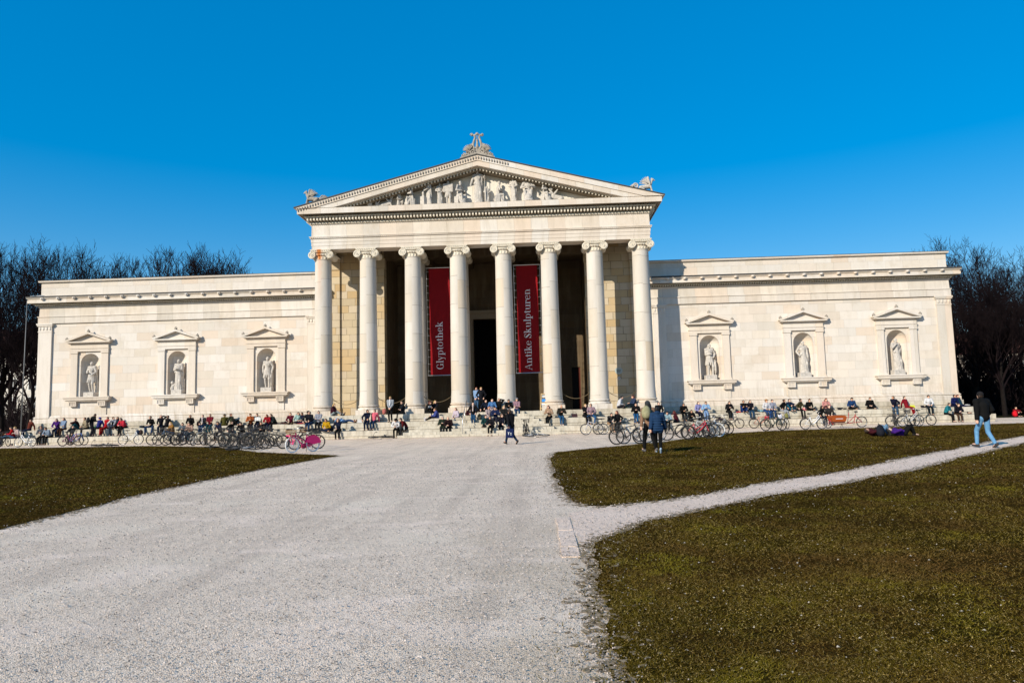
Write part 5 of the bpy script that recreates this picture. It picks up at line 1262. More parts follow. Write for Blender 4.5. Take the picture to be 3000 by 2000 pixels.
 (1477, 'P2', -.55, 4, 'sit_folded', (.03, .03, .03), BL, 'blond', 'long', 'long haired blonde woman in sunglasses and a black waistcoat on the stair', dict(glasses=True)),
 (1515, 'P3', -.1, 8, 'sit_folded', (.42, .28, .32), (.03, .09, .18), 'dark', 'short', 'man in a flat grey cap and checked shirt with folded arms', dict(hat='cap', hatcol=(.25, .24, .25), b=.5)),
 (1611, 'P2', 0, -18, 'sit_phone', (.45, .33, .24), BL, 'auburn', 'long', 'woman with dark red hair in a beige coat reading on the stair side', {}),
 (1644, 'P2', 0, 8, 'sit_phone', (.06, .055, .045), (.04, .14, .26), 'red', 'bald', 'bald man in an olive jacket and bright jeans reading', dict(shoe=(.55, .52, .5))),
 (1715, 'P2', 0, 22, 'sit_folded', (.02, .02, .024), BL, 'blond', 'short', 'fair haired woman in a black coat beside a man with a pink scarf', dict(glasses=True, coat=.4)),
 (1733, 'P2', 0, -8, 'sit_apart', (.40, .30, .34), (.05, .16, .32), 'dark', 'short', 'man in sunglasses with an open pinkish shirt and blue jeans', dict(glasses=True)),
 (1786, 'P1', 0, 16, 'sit_fwd', (.02, .022, .022), TAN, 'black', 'short', 'person in black with beige trousers bent forward on the low course', {}),
 (1812, 'P1', 0, -22, 'sit_turn_r', (.015, .015, .02), BL, 'auburn', 'long', 'long haired woman in a black jacket on the low course', {}),
 (1814, 'P3', .05, 75, 'cross', (.66, .66, .68), (.02, .015, .03), 'black', 'short', 'black haired man in a white shirt sitting cross legged under the rope', {}),
 (1862, 'P3', .05, -72, 'legs_out', (.06, .09, .16), (.01, .04, .06), 'auburn', 'long', 'woman in a blue patterned jacket facing the white shirt under the rope', {}),
 (1864, 'P2', -.1, -4, 'sit_phone', (.015, .014, .018), (.04, .16, .32), 'dark', 'short', 'person in black with blue jeans at the right corner of the portico steps', {}),
 (1896, 'P2', .0, 8, 'sit_turn', (.66, .64, .60), BL, 'dark', 'long', 'dark haired woman in a cream top right of the portico corner', {}),
 (1930, 'P2', .1, 4, 'sit_knees', (.02, .018, .02), (.03, .03, .04), 'black', 'short', 'person in a dark jacket and sunglasses behind the blue puffer jacket', dict(glasses=True)),
 (1956, 'P1', 0, -12, 'sit_fwd', (.34, .46, .52), BL, 'black', 'curly', 'curly haired person in a light blue jacket bent forward', {}),
 (1982, 'P1', .6, 190, 'sit_fwd', (.10, .01, .03), CH, 'auburn', 'long', 'auburn haired person in maroon low on the right steps', {}),
 (2002, 'B', 0, 0, 'sit_fwd', (.01, .012, .016), BL, 'black', 'short', 'person doubled over in a black jacket', {}),
 (2045, 'B', 0, 16, 'sit_knees', (.36, .36, .60), (.02, .02, .05), 'dark', 'long', 'woman in a lavender top looking right', dict(b=.7)),
 (2069, 'B', 0, -6, 'sit_phone', (.34, .50, .70), (.30, .42, .62), 'brown', 'short', 'man in a light blue shirt beside the lavender top', dict(glasses=True)),
 (2136, 'B', 0, 4, 'sit_phone', (.025, .025, .027), BL, 'black', 'long', 'woman alone in a black jacket with long hair reading', dict(coat=.4)),
 (2179, 'B', .1, 0, 'knees_up', (.01, .01, .012), (.02, .06, .20), 'black', 'short', 'man in a black t-shirt with forearms on raised knees', dict(glasses=True, b=.4)),
 (2200, 'B', 0, -4, 'sit_folded', (.012, .014, .03), (.04, .10, .18), 'dark', 'long', 'long haired woman in navy with sunglasses and crossed arms', dict(glasses=True, b=.5)),
 (2245, 'B', 0, 8, 'sit_knees', (.70, .70, .72), (.05, .12, .28), 'brown', 'short', 'person in a straw hat and white t-shirt', dict(hat='brimhat', hatcol=(.38, .18, .06), b=.5)),
 (2264, 'B', 0, -6, 'sit_knees', (.34, .36, .44), (.04, .09, .20), 'black', 'curly', 'black haired man in a grey patterned t-shirt', dict(b=.5)),
 (2295, 'B', .05, 18, 'sit_turn', (.015, .015, .02), (.40, .42, .46), 'dark', 'short', 'man in a black t-shirt with light trousers beside a bearded man', dict(b=.5)),
 (2310, 'B', .05, 25, 'knees_up', (.02, .04, .09), (.02, .13, .20), 'black', 'short', 'bearded man in dark blue and teal with an outstretched arm', dict(glasses=True)),
 (2371, 'B', .0, 4, 'cross', (.012, .010, .012), BL, 'brown', 'bun', 'woman with a bun in a black v-neck reading cross legged', dict(b=.5)),
 (2420, 'B', .1, 0, 'sit_phone', (.62, .34, .32), CH, 'red', 'long', 'red haired woman in a salmon top behind the two in black', dict(b=.6)),
 (2405, 'S', 0, 14, 'sit_turn', (.014, .016, .018), (.01, .02, .04), 'black', 'long', 'woman in black turned right, left one of the seated pair', {}),
 (2430, 'S', 0, -10, 'sit_knees', (.06, .055, .055), (.012, .015, .03), 'auburn', 'long', 'dark haired woman in charcoal, right one of the seated pair', {}),
 (2497, 'B', .05, -8, 'cross', (.03, .09, .22), BL, 'dark', 'curly', 'man in a blue hooded sweater sitting cross legged', {}),
 (2550, 'B', .05, -5, 'cross', (.014, .010, .012), BL, 'brown', 'short', 'man in a black jumper between two backpacks', {}),
 (2624, 'B', .0, -22, 'sit_turn_r', (.015, .02, .05), (.08, .16, .26), 'brown', 'short', 'man in navy holding papers near the right end', {}),
 (2660, 'B', .05, 30, 'sit_back', (.30, .02, .04), (.30, .02, .03), 'dark', 'short', 'woman in crimson leaning back beside a yellow bag', {}),
 (2723, 'B', .0, -12, 'sit_knees', (.74, .74, .75), (.015, .03, .04), 'black', 'short', 'man in a white jumper and black cap with dangling legs', dict(hat='cap', hatcol=(.012, .012, .012))),
 (2773, 'S', -.1, 38, 'sit_phone', (.04, .26, .30), BL, 'dark', 'short', 'woman in a turquoise jacket low at the right end', {}),
 (2796, 'B', .1, 16, 'sit_knees', (.015, .03, .14), NV, 'black', 'short', 'man in royal blue with sunglasses at the right corner', dict(glasses=True)),
 (2804, 'S', -.1, -4, 'sit_fwd', (.012, .014, .03), (.10, .06, .04), 'brown', 'short', 'man in black with brown trousers below the royal blue one', {}),
 (2817, 'B', .2, 30, 'sit_back', (.02, .08, .12), NV, 'auburn', 'short', 'person in teal leaning back, rightmost on the museum steps', {}),
]
for px, lv, dy, rz, pose, top, legs, hair, style, lab, o in PEOPLE:
    person(at(px, lv, dy), rz, pose, top, legs, hair, style, lab, G1, size=1.03, **o)
p = onY(267, 1276, .75); person((p.x, .75, S3), 150, 'stand_down', (.012, .014, .016), (.012, .014, .03), 'dark', 'short', 'man standing in black with his head bowed and a backpack', G1, size=1.0)
def walker(px, py, rz, pose, h, top, legs, hair, style, lab, **o):
    p = onZ(px, py, 0); return person((p.x, p.y, .012), rz, pose, top, legs, hair, style, lab, 'people walking in front of the museum', size=h/1.74, **o), p
w1, P1_ = walker(1499, 1301, 222, 'walk', 1.74, (.014, .015, .022), (.015, .055, .11), 'dark', 'short', 'man in a black jacket and jeans walking with a navy tote bag on the forecourt', coat=.0, b=1.8)
w2, P2_ = walker(1905, 1325, 190, 'walk2', 1.80, (.36, .24, .17), (.015, .018, .022), 'black', 'beanie_long', 'person in a tan coat with a dark hood walking left of the blue puffer jacket', hat='beanie', hatcol=(.03, .035, .04), b=1.5, shoe=(.12, .11, .11))
w3, P3_ = walker(1930, 1327, 172, 'walk', 1.68, (.035, .085, .17), (.012, .013, .016), 'black', 'short', 'woman in a shiny blue puffer jacket and black leggings walking away', puffy=True, b=1.7, coat=.15, shoe=(.35, .45, .55))
w4, P4_ = walker(2890, 1311, 190, 'walk2', 1.80, (.008, .009, .016), (.22, .42, .62), 'dark', 'short', 'man in a black hooded jacket and light blue jeans walking on the earth path', hat='beanie', hatcol=(.014, .012, .012), b=2.3, shoe=(.05, .045, .045))
# two people lying on the lawn
p = onZ(2608, 1277); person((p.x-.45, p.y, .02), -80+180+0, 'lying_knees', (.10, .02, .03), (.22, .34, .46), 'dark', 'short', 'person lying on the lawn with light blue jeans and raised knees', 'people lying on the lawn', size=1.0)
p = onZ(2650, 1277); person((p.x-.05, p.y-.1, .02), 88, 'lying_knees', (.11, .035, .27), (.012, .012, .016), 'black', 'long', 'person lying on the lawn in a purple top with dark knees raised', 'people lying on the lawn', size=1.0)
p = onZ(2990, 1221); person((p.x, p.y+.8, 0), 20, 'knees_up', (.30, .02, .03), BL, 'dark', 'short', 'person in red sitting on the grass at the far right edge', 'people resting on the far grass')

# ------------------------------------------------------------------ bags and small things
def bag(px, lv, dy, kind, col, lab, cat='bag', s=1.0, rz=0, loc=None, size=None):
    loc = loc or at(px, lv, dy); r = tag(empty(kind, loc, math.radians(rz), s), lab, cat)
    b = MB()
    if kind == 'backpack':
        b.ell((0, 0, .20), (.15, .10, .21)); b.ell((0, -.06, .14), (.12, .08, .13)); 
        me = b.mesh('pack', True); link('pack', me, M_cloth, r, col)
        m = MB(); 
        for q in (-1, 1): m.tube([(q*.08, .08, .34), (q*.10, .15, .22), (q*.09, .09, .06)], .014, 5)
        m.tube([(-.03, .04, .40), (0, .05, .44), (.03, .04, .40)], .01, 5); link('strap', m.mesh('strap', True), M_cloth, r, tuple(c*.6 for c in col))
    elif kind == 'handbag':
        b.prism_xz([(-.17, 0), (.17, 0), (.14, .20), (-.14, .20)], -.06, .06); link('pouch', b.mesh('pouch'), M_cloth, r, col)
        m = MB(); m.tube([(-.10, 0, .19), (-.08, 0, .30), (.08, 0, .30), (.10, 0, .19)], .010, 5); link('handle', m.mesh('handle', True), M_cloth, r, col)
    elif kind == 'blanket':
        b.ell((0, 0, .015), (.45, .26, .02)); b.ell((.1, -.2, .02), (.25, .16, .03)); link('folds', b.mesh('folds', True), M_cloth, r, col)
    elif kind == 'jacket_pile':
        rnd = random.Random(int(px)); 
        for i in range(6): b.ell((rnd.uniform(-.25, .25), rnd.uniform(-.1, .1), rnd.uniform(.03, .10)), (rnd.uniform(.10, .2), .11, rnd.uniform(.04, .09)), Euler((0, rnd.uniform(-.3, .3), rnd.uniform(0, 1))).to_matrix())
        link('folds', b.mesh('folds', True), M_cloth, r, col)
    elif kind == 'bottle':
        b.lathe([(.03, 0), (.035, .01), (.035, .17), (.014, .22), (.014, .25)], n=10); link('glass', b.mesh('glass', True), M_cloth, r, col)
        m = MB(); m.lathe([(.017, .25), (.017, .27)], n=8); link('cap', m.mesh('cap'), M_whitep, r)
    elif kind == 'newspaper':
        b.prism_xz([(-.22, 0), (0, .02), (.22, 0), (.22, .26), (0, .28), (-.22, .26)], -.008, .008); link('sheet', b.mesh('sheet'), M_whitep, r)
        m = MB()
        for k in range(6): m.box(-.19, -.03, -.012, -.009, .04+k*.035, .05+k*.035); m.box(.03, .19, -.012, -.009, .04+k*.035, .05+k*.035)
        link('print', m.mesh('print'), M_iron, r)
    return r
bag(404, 'S', .1, 'backpack', (.015, .03, .06), 'navy backpack leaning behind the white step-through bicycle', 'backpack')
bag(413, 'S', .2, 'backpack', (.05, .03, .025), 'brown black backpack beside the navy one', 'backpack')
bag(422, 'B', .2, 'jacket_pile', (.02, .025, .035), 'dark jacket lying left of the man in the black t-shirt', 'jacket')
bag(277, 'B', .1, 'handbag', (.02, .10, .04), 'small green bag right of the standing man', 'handbag')
bag(284, 'B', .35, 'backpack', (.22, .23, .22), 'grey backpack on the steps right of the standing man', 'backpack')
bag(582, 'B', .15, 'backpack', (.05, .02, .015), 'dark brown bag left of the man with the pale scarf', 'backpack')
bag(642, 'B', .2, 'jacket_pile', (.05, .09, .16), 'blue jacket heaped between checked shirt and olive coat', 'jacket')
bag(822, 'B', .2, 'jacket_pile', (.03, .03, .08), 'navy jacket heaped beside the pale sleeves', 'jacket')
bag(836, 'B', .1, 'jacket_pile', (.05, .025, .02), 'brown jacket heaped left of the plum jumper', 'jacket')
bag(883, 'B', -.12, 'blanket', (.55, .015, .03), 'red blanket spread under the pair', 'blanket')
bag(972, 'P1', .25, 'backpack', (.02, .022, .03), 'black rucksack behind the yellow jacket', 'backpack')
bag(1054, 'P2', .1, 'handbag', (.62, .62, .62), 'white carrier bag left of the dark suit jacket', 'bag')
bag(1126, 'P3', .2, 'backpack', (.40, .12, .10), 'red striped bag beside the second column base', 'bag')
bag(1174, 'P1', -.7, 'backpack', (.03, .035, .04), 'black rucksack with a pale strap by the white t-shirt', 'backpack')
bag(1184, 'P1', -.75, 'bottle', (.5, .52, .5), 'clear bottle standing beside the dark red jumper', 'bottle')
bag(1405, 'P2', -.5, 'backpack', (.08, .075, .05), 'round grey bag on the stair right of the standing woman', 'bag')
bag(1684, 'P2', .05, 'handbag', (.05, .025, .03), 'brown shoulder bag left of the black coat pair', 'handbag', s=1.2)
bag(1835, 'P3', -.05, 'handbag', (.45, .52, .08), 'lime bag between the two under the rope', 'bag', s=.6)
bag(1850, 'P3', 0, 'bottle', (.02, .12, .08), 'green bottle between the two under the rope', 'bottle')
bag(2016, 'B', .15, 'jacket_pile', (.03, .04, .04), 'dark coat right of the doubled over person', 'jacket')
bag(2108, 'S', .2, 'jacket_pile', (.03, .02, .03), 'dark jackets heaped on the low course right of the pile', 'jacket')
bag(2165, 'B', -.1, 'jacket_pile', (.45, .02, .03), 'red cloth left of the raised knees', 'jacket', s=.5)
bag(2222, 'B', .1, 'jacket_pile', (.02, .02, .03), 'black bag right of the crossed arms', 'bag', s=.8)
bag(2230, 'B', .2, 'jacket_pile', (.20, .48, .62), 'sky blue jacket beside the straw hat', 'jacket', s=.8)
bag(2247, 'S', .1, 'handbag', (.50, .02, .05), 'bright red bag at the feet of the straw hat wearer', 'bag')
bag(2286, 'S', .0, 'backpack', (.62, .62, .70), 'white backpack below the black t-shirt', 'backpack')
bag(2305, 'S', .1, 'backpack', (.18, .17, .06), 'khaki backpack below the bearded man', 'backpack')
bag(2360, 'B', .05, 'handbag', (.80, .25, .30), 'pink bag beside the woman with the bun', 'handbag')
bag(2468, 'B', .15, 'jacket_pile', (.02, .02, .025), 'black bag left of the blue hooded sweater', 'bag')
bag(2562, 'B', .3, 'backpack', (.06, .05, .04), 'dark backpack right of the black jumper', 'backpack')
bag(2676, 'B', -.05, 'handbag', (.65, .70, .05), 'yellow bag beside the woman in crimson', 'bag')
bag(2700, 'B', .1, 'jacket_pile', (.015, .015, .02), 'black jacket left of the man in a white jumper', 'jacket')
bag(2765, 'G', .2, 'backpack', (.012, .013, .016), 'black bag on the ground before the turquoise jacket', 'bag', loc=tuple(onZ(2765, 1233)))
bag(2832, 'B', .2, 'jacket_pile', (.42, .40, .38), 'pale grey clothes heaped at the right corner of the steps', 'jacket')
p = onZ(2570, 1279); bag(0, 'G', 0, 'backpack', (.012, .013, .02), 'large black rucksack on the lawn in front of the two lying people', 'backpack', loc=(p.x+.15, p.y, 0), s=1.35, rz=20)
p = onZ(2975, 1221); bag(0, 'G', 0, 'backpack', (.60, .01, .02), 'bright red rucksack on the grass at the far right', 'backpack', loc=(p.x, p.y, 0), s=1.3)
bag(755, 'B', -.35, 'newspaper', WH, 'open white newspaper held by the man in navy', 'newspaper', loc=tuple(Vector(at(755, 'B', -.42))+Vector((0, 0, .30))))
bag(1256, 'P3', -.2, 'newspaper', WH, 'folded map held by the woman in the black coat', 'map', loc=tuple(Vector(at(1258, 'P3', -.15))+Vector((.05, 0, .30))), rz=60, s=.8)
# bags carried by the walkers
def worn(par, kind, off, col, lab, cat, s=1.0):
    w = Matrix.Rotation(par.rotation_euler.z, 4, 'Z') @ Vector(off); l = par.location+w*par.scale.x
    return bag(0, 'G', 0, kind, col, lab, cat, loc=tuple(l), s=s, rz=math.degrees(par.rotation_euler.z)+180)
def tote():
    l = w1.location+Matrix.Rotation(w1.rotation_euler.z, 4, 'Z') @ Vector((.27, .18, 0)); r = tag(empty('tote_bag', (l.x, l.y, .36), math.radians(20)), 'navy tote bag with white print held by the walking man', 'bag')
    b = MB(); b.prism_xz([(-.19, -.02), (.17, -.06), (.20, .38), (-.16, .40)], -.035, .035); link('sack', b.mesh('sack'), M_cloth, r, (.01, .02, .08))
    m = MB(); m.tube([(-.08, 0, .39), (-.02, 0, .50), (.0, 0, .52), (.03, 0, .50), (.10, 0, .38)], .010, 5); link('handle', m.mesh('handle', True), M_cloth, r, (.01, .02, .08))
    m = MB()
    for x, z, w_, h_ in ((-.075, .11, .03, .10), (-.10, .21, .10, .02), (.03, .10, .06, .03), (.03, .17, .06, .03)): m.box(x, x+w_, -.040, -.036, z, z+h_)
    link('print', m.mesh('print'), M_whitep, r)
tote()
worn(w2, 'backpack', (.15, .22, 1.10), (.30, .28, .16), 'patterned cream and black backpack worn over the tan coat', 'backpack', 1.15)
worn(w2, 'handbag', (-.16, .16, .66), (.06, .01, .03), 'dark burgundy shoulder bag hanging between the couple', 'handbag', 1.2)
worn([o for o in COL.objects if o.get('label', '').startswith('man standing in black with his head')][0], 'backpack', (0, .24, 1.0), (.012, .012, .014), 'black backpack worn by the standing man', 'backpack')
for px, lv, dy, rz, pose, top, legs, hair, style, lab, o in [
 (212, 'S', 0, 20, 'sit_turn', CH, BL, 'black', 'short', 'person in charcoal low behind the plum and blue bicycles', {}),
 (646, 'S', 0, -20, 'sit_phone', NV, BL, 'dark', 'long', 'person in navy low behind the olive coat and the black bicycles', {}),
 (676, 'S', .1, 30, 'sit_turn', BL, DJ, 'brown', 'short', 'person in black low behind the dense bicycle pile, left of the curly one', {}),
 (768, 'S', 0, 10, 'sit_fwd', (.04, .03, .03), BL, 'black', 'short', 'person bent forward low behind the right end of the dense pile', {}),
 (1424, 'P3', .3, -20, 'sit_turn', (.02, .03, .06), BL, 'dark', 'short', 'person in dark blue behind the denim jacket near the doorway', {}),
 (1490, 'P3', .2, 10, 'sit_phone', BL, DJ, 'dark', 'curly', 'curly haired person in black left of the flat cap, above the stair', {}),
 (1467, 'P1', -.2, 6, 'sit_turn', (.03, .03, .05), BL, 'brown', 'long', 'long haired person in dark clothes low right of the stair group', {}),
 (1496, 'P2', .1, -10, 'sit_fwd', (.10, .11, .13), BL, 'dark', 'short', 'person in slate grey below the flat cap on the stair', {}),
 (1420, 'P1', .1, 24, 'cross', (.03, .10, .10), CH, 'dark', 'short', 'person in dark green cross legged on the stair left of the navy jacket', {}),
 (2024, 'S', 0, 6, 'sit_phone', BL, BL, 'dark', 'long', 'person in black low behind the red and silver bicycle', {}),
 (2344, 'B', .1, 14, 'sit_turn', (.10, .09, .05), BL, 'dark', 'short', 'person in khaki right of the bearded man', {}),
]: person(at(px, lv, dy), rz, pose, top, legs, hair, style, lab, G1, size=1.0, **o)
# ------------------------------------------------------------------ statues in the niches and in the gable
def statue_mesh(pose, robe=True, extra=None, name='statue', vox=.022, ped=True, kilt=False):
    J = joints(pose); mb = MB(); bodysoup(mb, J, False)
    mb.ell(J['head']+V(0, .01, .02), (.092, .108, .105)); topsoup(mb, J, 1.0)
    if robe:   # mantle falling to the feet with folds
        for i in range(15):
            a = 2*math.pi*i/15; w = J['waist']+V(math.cos(a)*.13, math.sin(a)*.11, 0); f = (J['anL']+J['anR'])/2+V(math.cos(a+.15)*.20, math.sin(a+.15)*.17, -.03)
            mb.cap(w, f, .036, .040, 7)
        mb.cap(J['waist'], (J['anL']+J['anR'])/2+V(0, 0, .1), .14, .17)
        mb.cap(J['shL']+V(0, .03, .03), J['hipR']+V(-.04, -.08, .10), .06, .07); mb.cap(J['shL']+V(.02, .05, 0), J['hipL']+V(.08, .10, -.3), .08, .07)
    if kilt:
        for i in range(12):
            a = 2*math.pi*i/12; w = J['waist']+V(math.cos(a)*.12, math.sin(a)*.10, 0); f = J['pel']+V(math.cos(a)*.22, math.sin(a)*.19, -.34); mb.cap(w, f, .045, .035, 7)
        mb.cap(J['waist'], J['pel']+V(0, 0, -.15), .13, .16); mb.cap(J['shL']+V(0, .08, 0), V(.20, .16, .45), .08, .06)
    legsoup(mb, J, 1.0)
    if extra: extra(mb, J)
    if ped:
        mb.box(-.30, .30, -.24, .24, -.24, .0+.06)
        mb.lathe([(.085, 0), (.085, .62)], c=(.20, .14, .04), n=10)
    return voxel(mb, vox, name, 1)
ST = dict(pel=(0, 0, .94), fL=(.14, -.06, .09), fR=(-.07, .02, .08), kpL=(.2, -1, .2), head=(12, 6, 0))
def spear(mb, J): mb.cap((-.30, -.12, .0), (-.30, -.12, 1.35), .022, .02)
def lyre(mb, J): mb.ell((.22, .0, .85), (.10, .08, .28))
def childx(mb, J): mb.ell((-.30, -.08, .45), (.09, .09, .10)); mb.cap((-.30, -.08, .12), (-.28, -.05, .36), .12, .07); mb.cap((-.22, -.10, .30), (-.12, -.10, .42), .04, .035)
def headup(mb, J): mb.ell((-.27, -.02, .5), (.10, .10, .14)); mb.cap((-.27, 0, 0), (-.27, 0, .42), .09, .08)
def shield(mb, J): mb.ell((.27, -.04, .48), (.05, .20, .42))
NST = [
 (-NX[2], PZ(ST, hL=(.16, -.20, 1.0), hR=(-.10, -.22, 1.12)), False, True, None, 'bearded stone man in a short tunic in the leftmost niche'),
 (-NX[1], PZ(ST, hL=(.02, -.20, 1.20), hR=(-.05, -.22, 1.16)), True, False, childx, 'stone man with folded arms and a small figure at his feet, second niche from left'),
 (-NX[0], PZ(ST, hL=(.24, -.02, .92), hR=(-.24, -.02, .90), fL=(.12, -.04, .09), fR=(-.10, .05, .09)), False, True, shield, 'stone man in a pleated tunic and cuirass in the niche left of the portico'),
 (NX[0], PZ(ST, hL=(.20, -.12, 1.02), hR=(.0, -.22, 1.16)), False, True, shield, 'stone man in a tunic with a shield in the niche right of the portico'),
 (NX[1], PZ(ST, hL=(.22, -.10, .86), hR=(-.24, -.08, .98)), True, False, lyre, 'bare chested stone man in a long mantle, middle niche of the right wing'),
 (NX[2], PZ(ST, hL=(.16, -.06, .98), hR=(-.10, -.20, 1.40), fL=(.20, -.10, .09)), True, False, None, 'stone figure touching its chin with a draped cloak in the rightmost niche'),
]
for i, (x, ps, rb, kl, ex, lab) in enumerate(NST):
    me = statue_mesh(ps, rb, ex, 'statue', .014, True, kl)
    o = link('statue', me, M_statue); o.location = (x, WY+.26, 3.80); o.scale = (1.42, 1.42, 1.42); o.rotation_euler = (0, 0, .05*(i-2))
    tag(o, lab, 'statue', 'statues in the wall niches')
# gable sculpture, standing free in front of the tympanum
GY = FY+.02; GZ = 16.48
SEAT = dict(pel=(0, .05, .48), pitch=6, bend=.2, fL=(.14, -.36, .06), fR=(-.10, -.42, .06), kpL=(.2, -1, 1), kpR=(-.2, -1, 1), hL=(.18, -.32, .72), hR=(-.16, -.30, .70), head=(0, 4, 0))
def seat_block(mb, J): mb.box(-.22, .22, -.12, .26, 0, .44)
def tall(mb, J): mb.cap((.36, -.05, 0), (.36, -.05, 1.95), .02, .02); mb.ell(J['head']+V(0, .02, .12), (.10, .13, .10)); mb.ell((.40, .0, .45), (.05, .22, .42))
def torso_only(mb, J): mb.box(-.35, .35, -.15, .15, .92, 1.5)
GF = [  # x, total height, kind, facing, label
 (-7.95, .72, 'vase', 0, 'stone vase at the left end of the gable sculptures'),
 (-7.30, .62, 'sphinx', -90, 'small reclining stone sphinx beside the vase in the gable'),
 (-6.62, .88, 'sphinx', 90, 'seated stone sphinx with raised head in the gable'),
 (-5.80, 1.02, 'kneel', 60, 'small kneeling stone figure left in the gable'),
 (-4.90, 1.52, 'seat', -70, 'seated stone craftsman facing left in the gable'),
 (-3.62, 1.75, 'stand2', -30, 'stone man leaning over a bust on a block in the gable'),
 (-2.82, 1.55, 'robe', 20, 'slender draped stone figure left of the cuirass in the gable'),
 (-2.20, 1.72, 'torso', 0, 'headless stone cuirassed figure in the gable'),
 (-1.38, 1.68, 'seat', 55, 'seated stone woman facing the tall goddess in the gable'),
 (-.05, 2.62, 'goddess', 0, 'tall helmeted stone goddess with spear and shield at the centre of the gable'),
 (.62, 1.25, 'robe', 10, 'short stone herm just right of the tall goddess'),
 (1.42, 1.58, 'seat', 100, 'bent stone sculptor seated with his back to the right in the gable'),
 (2.52, 1.78, 'robe', -20, 'draped stone figure standing right of the bent sculptor'),
 (3.58, 1.82, 'seat', 0, 'stone figure seated frontally right in the gable'),
 (4.82, 1.50, 'seat', 50, 'stone figure in a cap seated facing a sphinx in the gable'),
 (5.55, 1.02, 'sphinx', -90, 'rearing stone sphinx at the right end of the gable sculptures'),
]
gm = {}
def gmesh(k):
    if k in gm: return gm[k]
    if k == 'seat': me = statue_mesh(SEAT, True, seat_block, 'figure', .017, False); h = 1.25
    elif k == 'robe': me = statue_mesh(PZ(ST, hL=(.14, -.20, 1.05), hR=(-.14, -.18, 1.1)), True, None, 'figure', .017, False); h = 1.72
    elif k == 'goddess': me = statue_mesh(PZ(ST, hL=(.36, -.08, 1.35), hR=(-.34, -.16, .92), head=(0, 0, 0)), True, tall, 'figure', .017, False); h = 1.86
    elif k == 'torso': me = statue_mesh(PZ(ST, hL=(.24, 0, .95), hR=(-.24, 0, .95)), False, torso_only, 'figure', .017, False, True); h = 1.72
    elif k == 'stand2': me = statue_mesh(PZ(ST, pitch=12, bend=.3, hL=(-.10, -.42, 1.0), hR=(-.30, -.38, .95), head=(0, 25, 0)), True, lambda mb, J: (mb.box(-.42, -.08, -.55, -.2, 0, .62), mb.ell((-.25, -.38, .82), (.09, .10, .13)), mb.cap((-.25, -.38, .6), (-.25, -.38, .75), .13, .06)), 'figure', .017, False); h = 1.65
    elif k == 'kneel': me = statue_mesh(dict(pel=(0, 0, .42), pitch=10, bend=.2, fL=(.1, -.28, .05), fR=(-.08, .30, .05), kpL=(0, -1, 1), kpR=(0, -.6, -1), hL=(.1, -.32, .62), hR=(-.1, -.30, .6), head=(0, 6, 0)), False, None, 'figure', .017, False, True); h = 1.15
    elif k == 'vase':
        mb = MB(); mb.lathe([(.14, 0), (.14, .05), (.07, .10), (.20, .28), (.26, .50), (.20, .66), (.12, .72), (.19, .80), (.16, .80)], n=18); me = mb.mesh('vase', True); h = .8
    elif k == 'sphinx':
        mb = MB(); mb.cap((.40, 0, .20), (-.15, 0, .34), .17, .17); mb.cap((-.15, 0, .36), (-.28, 0, .66), .15, .09); mb.ell((-.32, 0, .82), (.12, .10, .13)); mb.ell((-.27, 0, .84), (.15, .13, .12))
        for s in (-1, 1): mb.cap((-.22, s*.08, .34), (-.34, s*.09, .03), .06, .05); mb.cap((-.34, s*.09, .04), (-.46, s*.09, .04), .05, .04); mb.cap((.38, s*.12, .18), (.20, s*.14, .05), .11, .06); mb.cap((-.12, s*.10, .42), (.18, s*.14, .78), .08, .04)
        mb.box(-.5, .58, -.2, .2, -.02, .05); me = voxel(mb, .022, 'sphinx', 1); h = .95
    gm[k] = (me, h); return gm[k]
for x, H, k, rz, lab in GF:
    me, h = gmesh(k); o = link('gable_figure' if k not in ('vase', 'sphinx') else k, me, M_statue); s = H/h
    o.location = (x, GY-.05, GZ); o.scale = (s*1.02, s*.75, s*1.08); o.rotation_euler = (0, 0, math.radians(rz if k != 'sphinx' else (180 if rz > 0 else 0))); tag(o, lab, 'statue' if k != 'vase' else 'vase', 'sculptures in the gable')
# apex ornament: lyre between scrolls and palmettes
def spiral(mb, c, r, turns, s, y, rad, a0=0, n=34):
    pts = []; rr = []
    for k in range(n):
        t = k/(n-1); a = a0+s*turns*2*math.pi*t; q = r*(1-t*.9); pts.append((c[0]+q*math.cos(a), y, c[1]+q*math.sin(a))); rr.append(rad*(1-.4*t))
    mb.tube(pts, rr, 6)
ax = tag(empty('apex_ornament', (.03, -1.2, 19.95)), 'carved stone lyre rising from scrolls and palmettes on the gable apex', 'ornament')
mb = MB(); mb.prism_xz([(-1.28, -.32), (0, -.01), (1.28, -.32), (1.22, -.16), (0, .22), (-1.22, -.16)], -.22, .22)
mb.prism_xz([(-1.15, -.22), (-1.10, .08), (-.82, .16), (-.82, .48), (-.62, .80), (-.34, .92), (-.20, .62), (.20, .62), (.34, .92), (.62, .80), (.82, .48), (.82, .16), (1.10, .08), (1.15, -.22), (0, .0)], -.06, .12)
link('base', mb.mesh('base'), M_relief, ax)
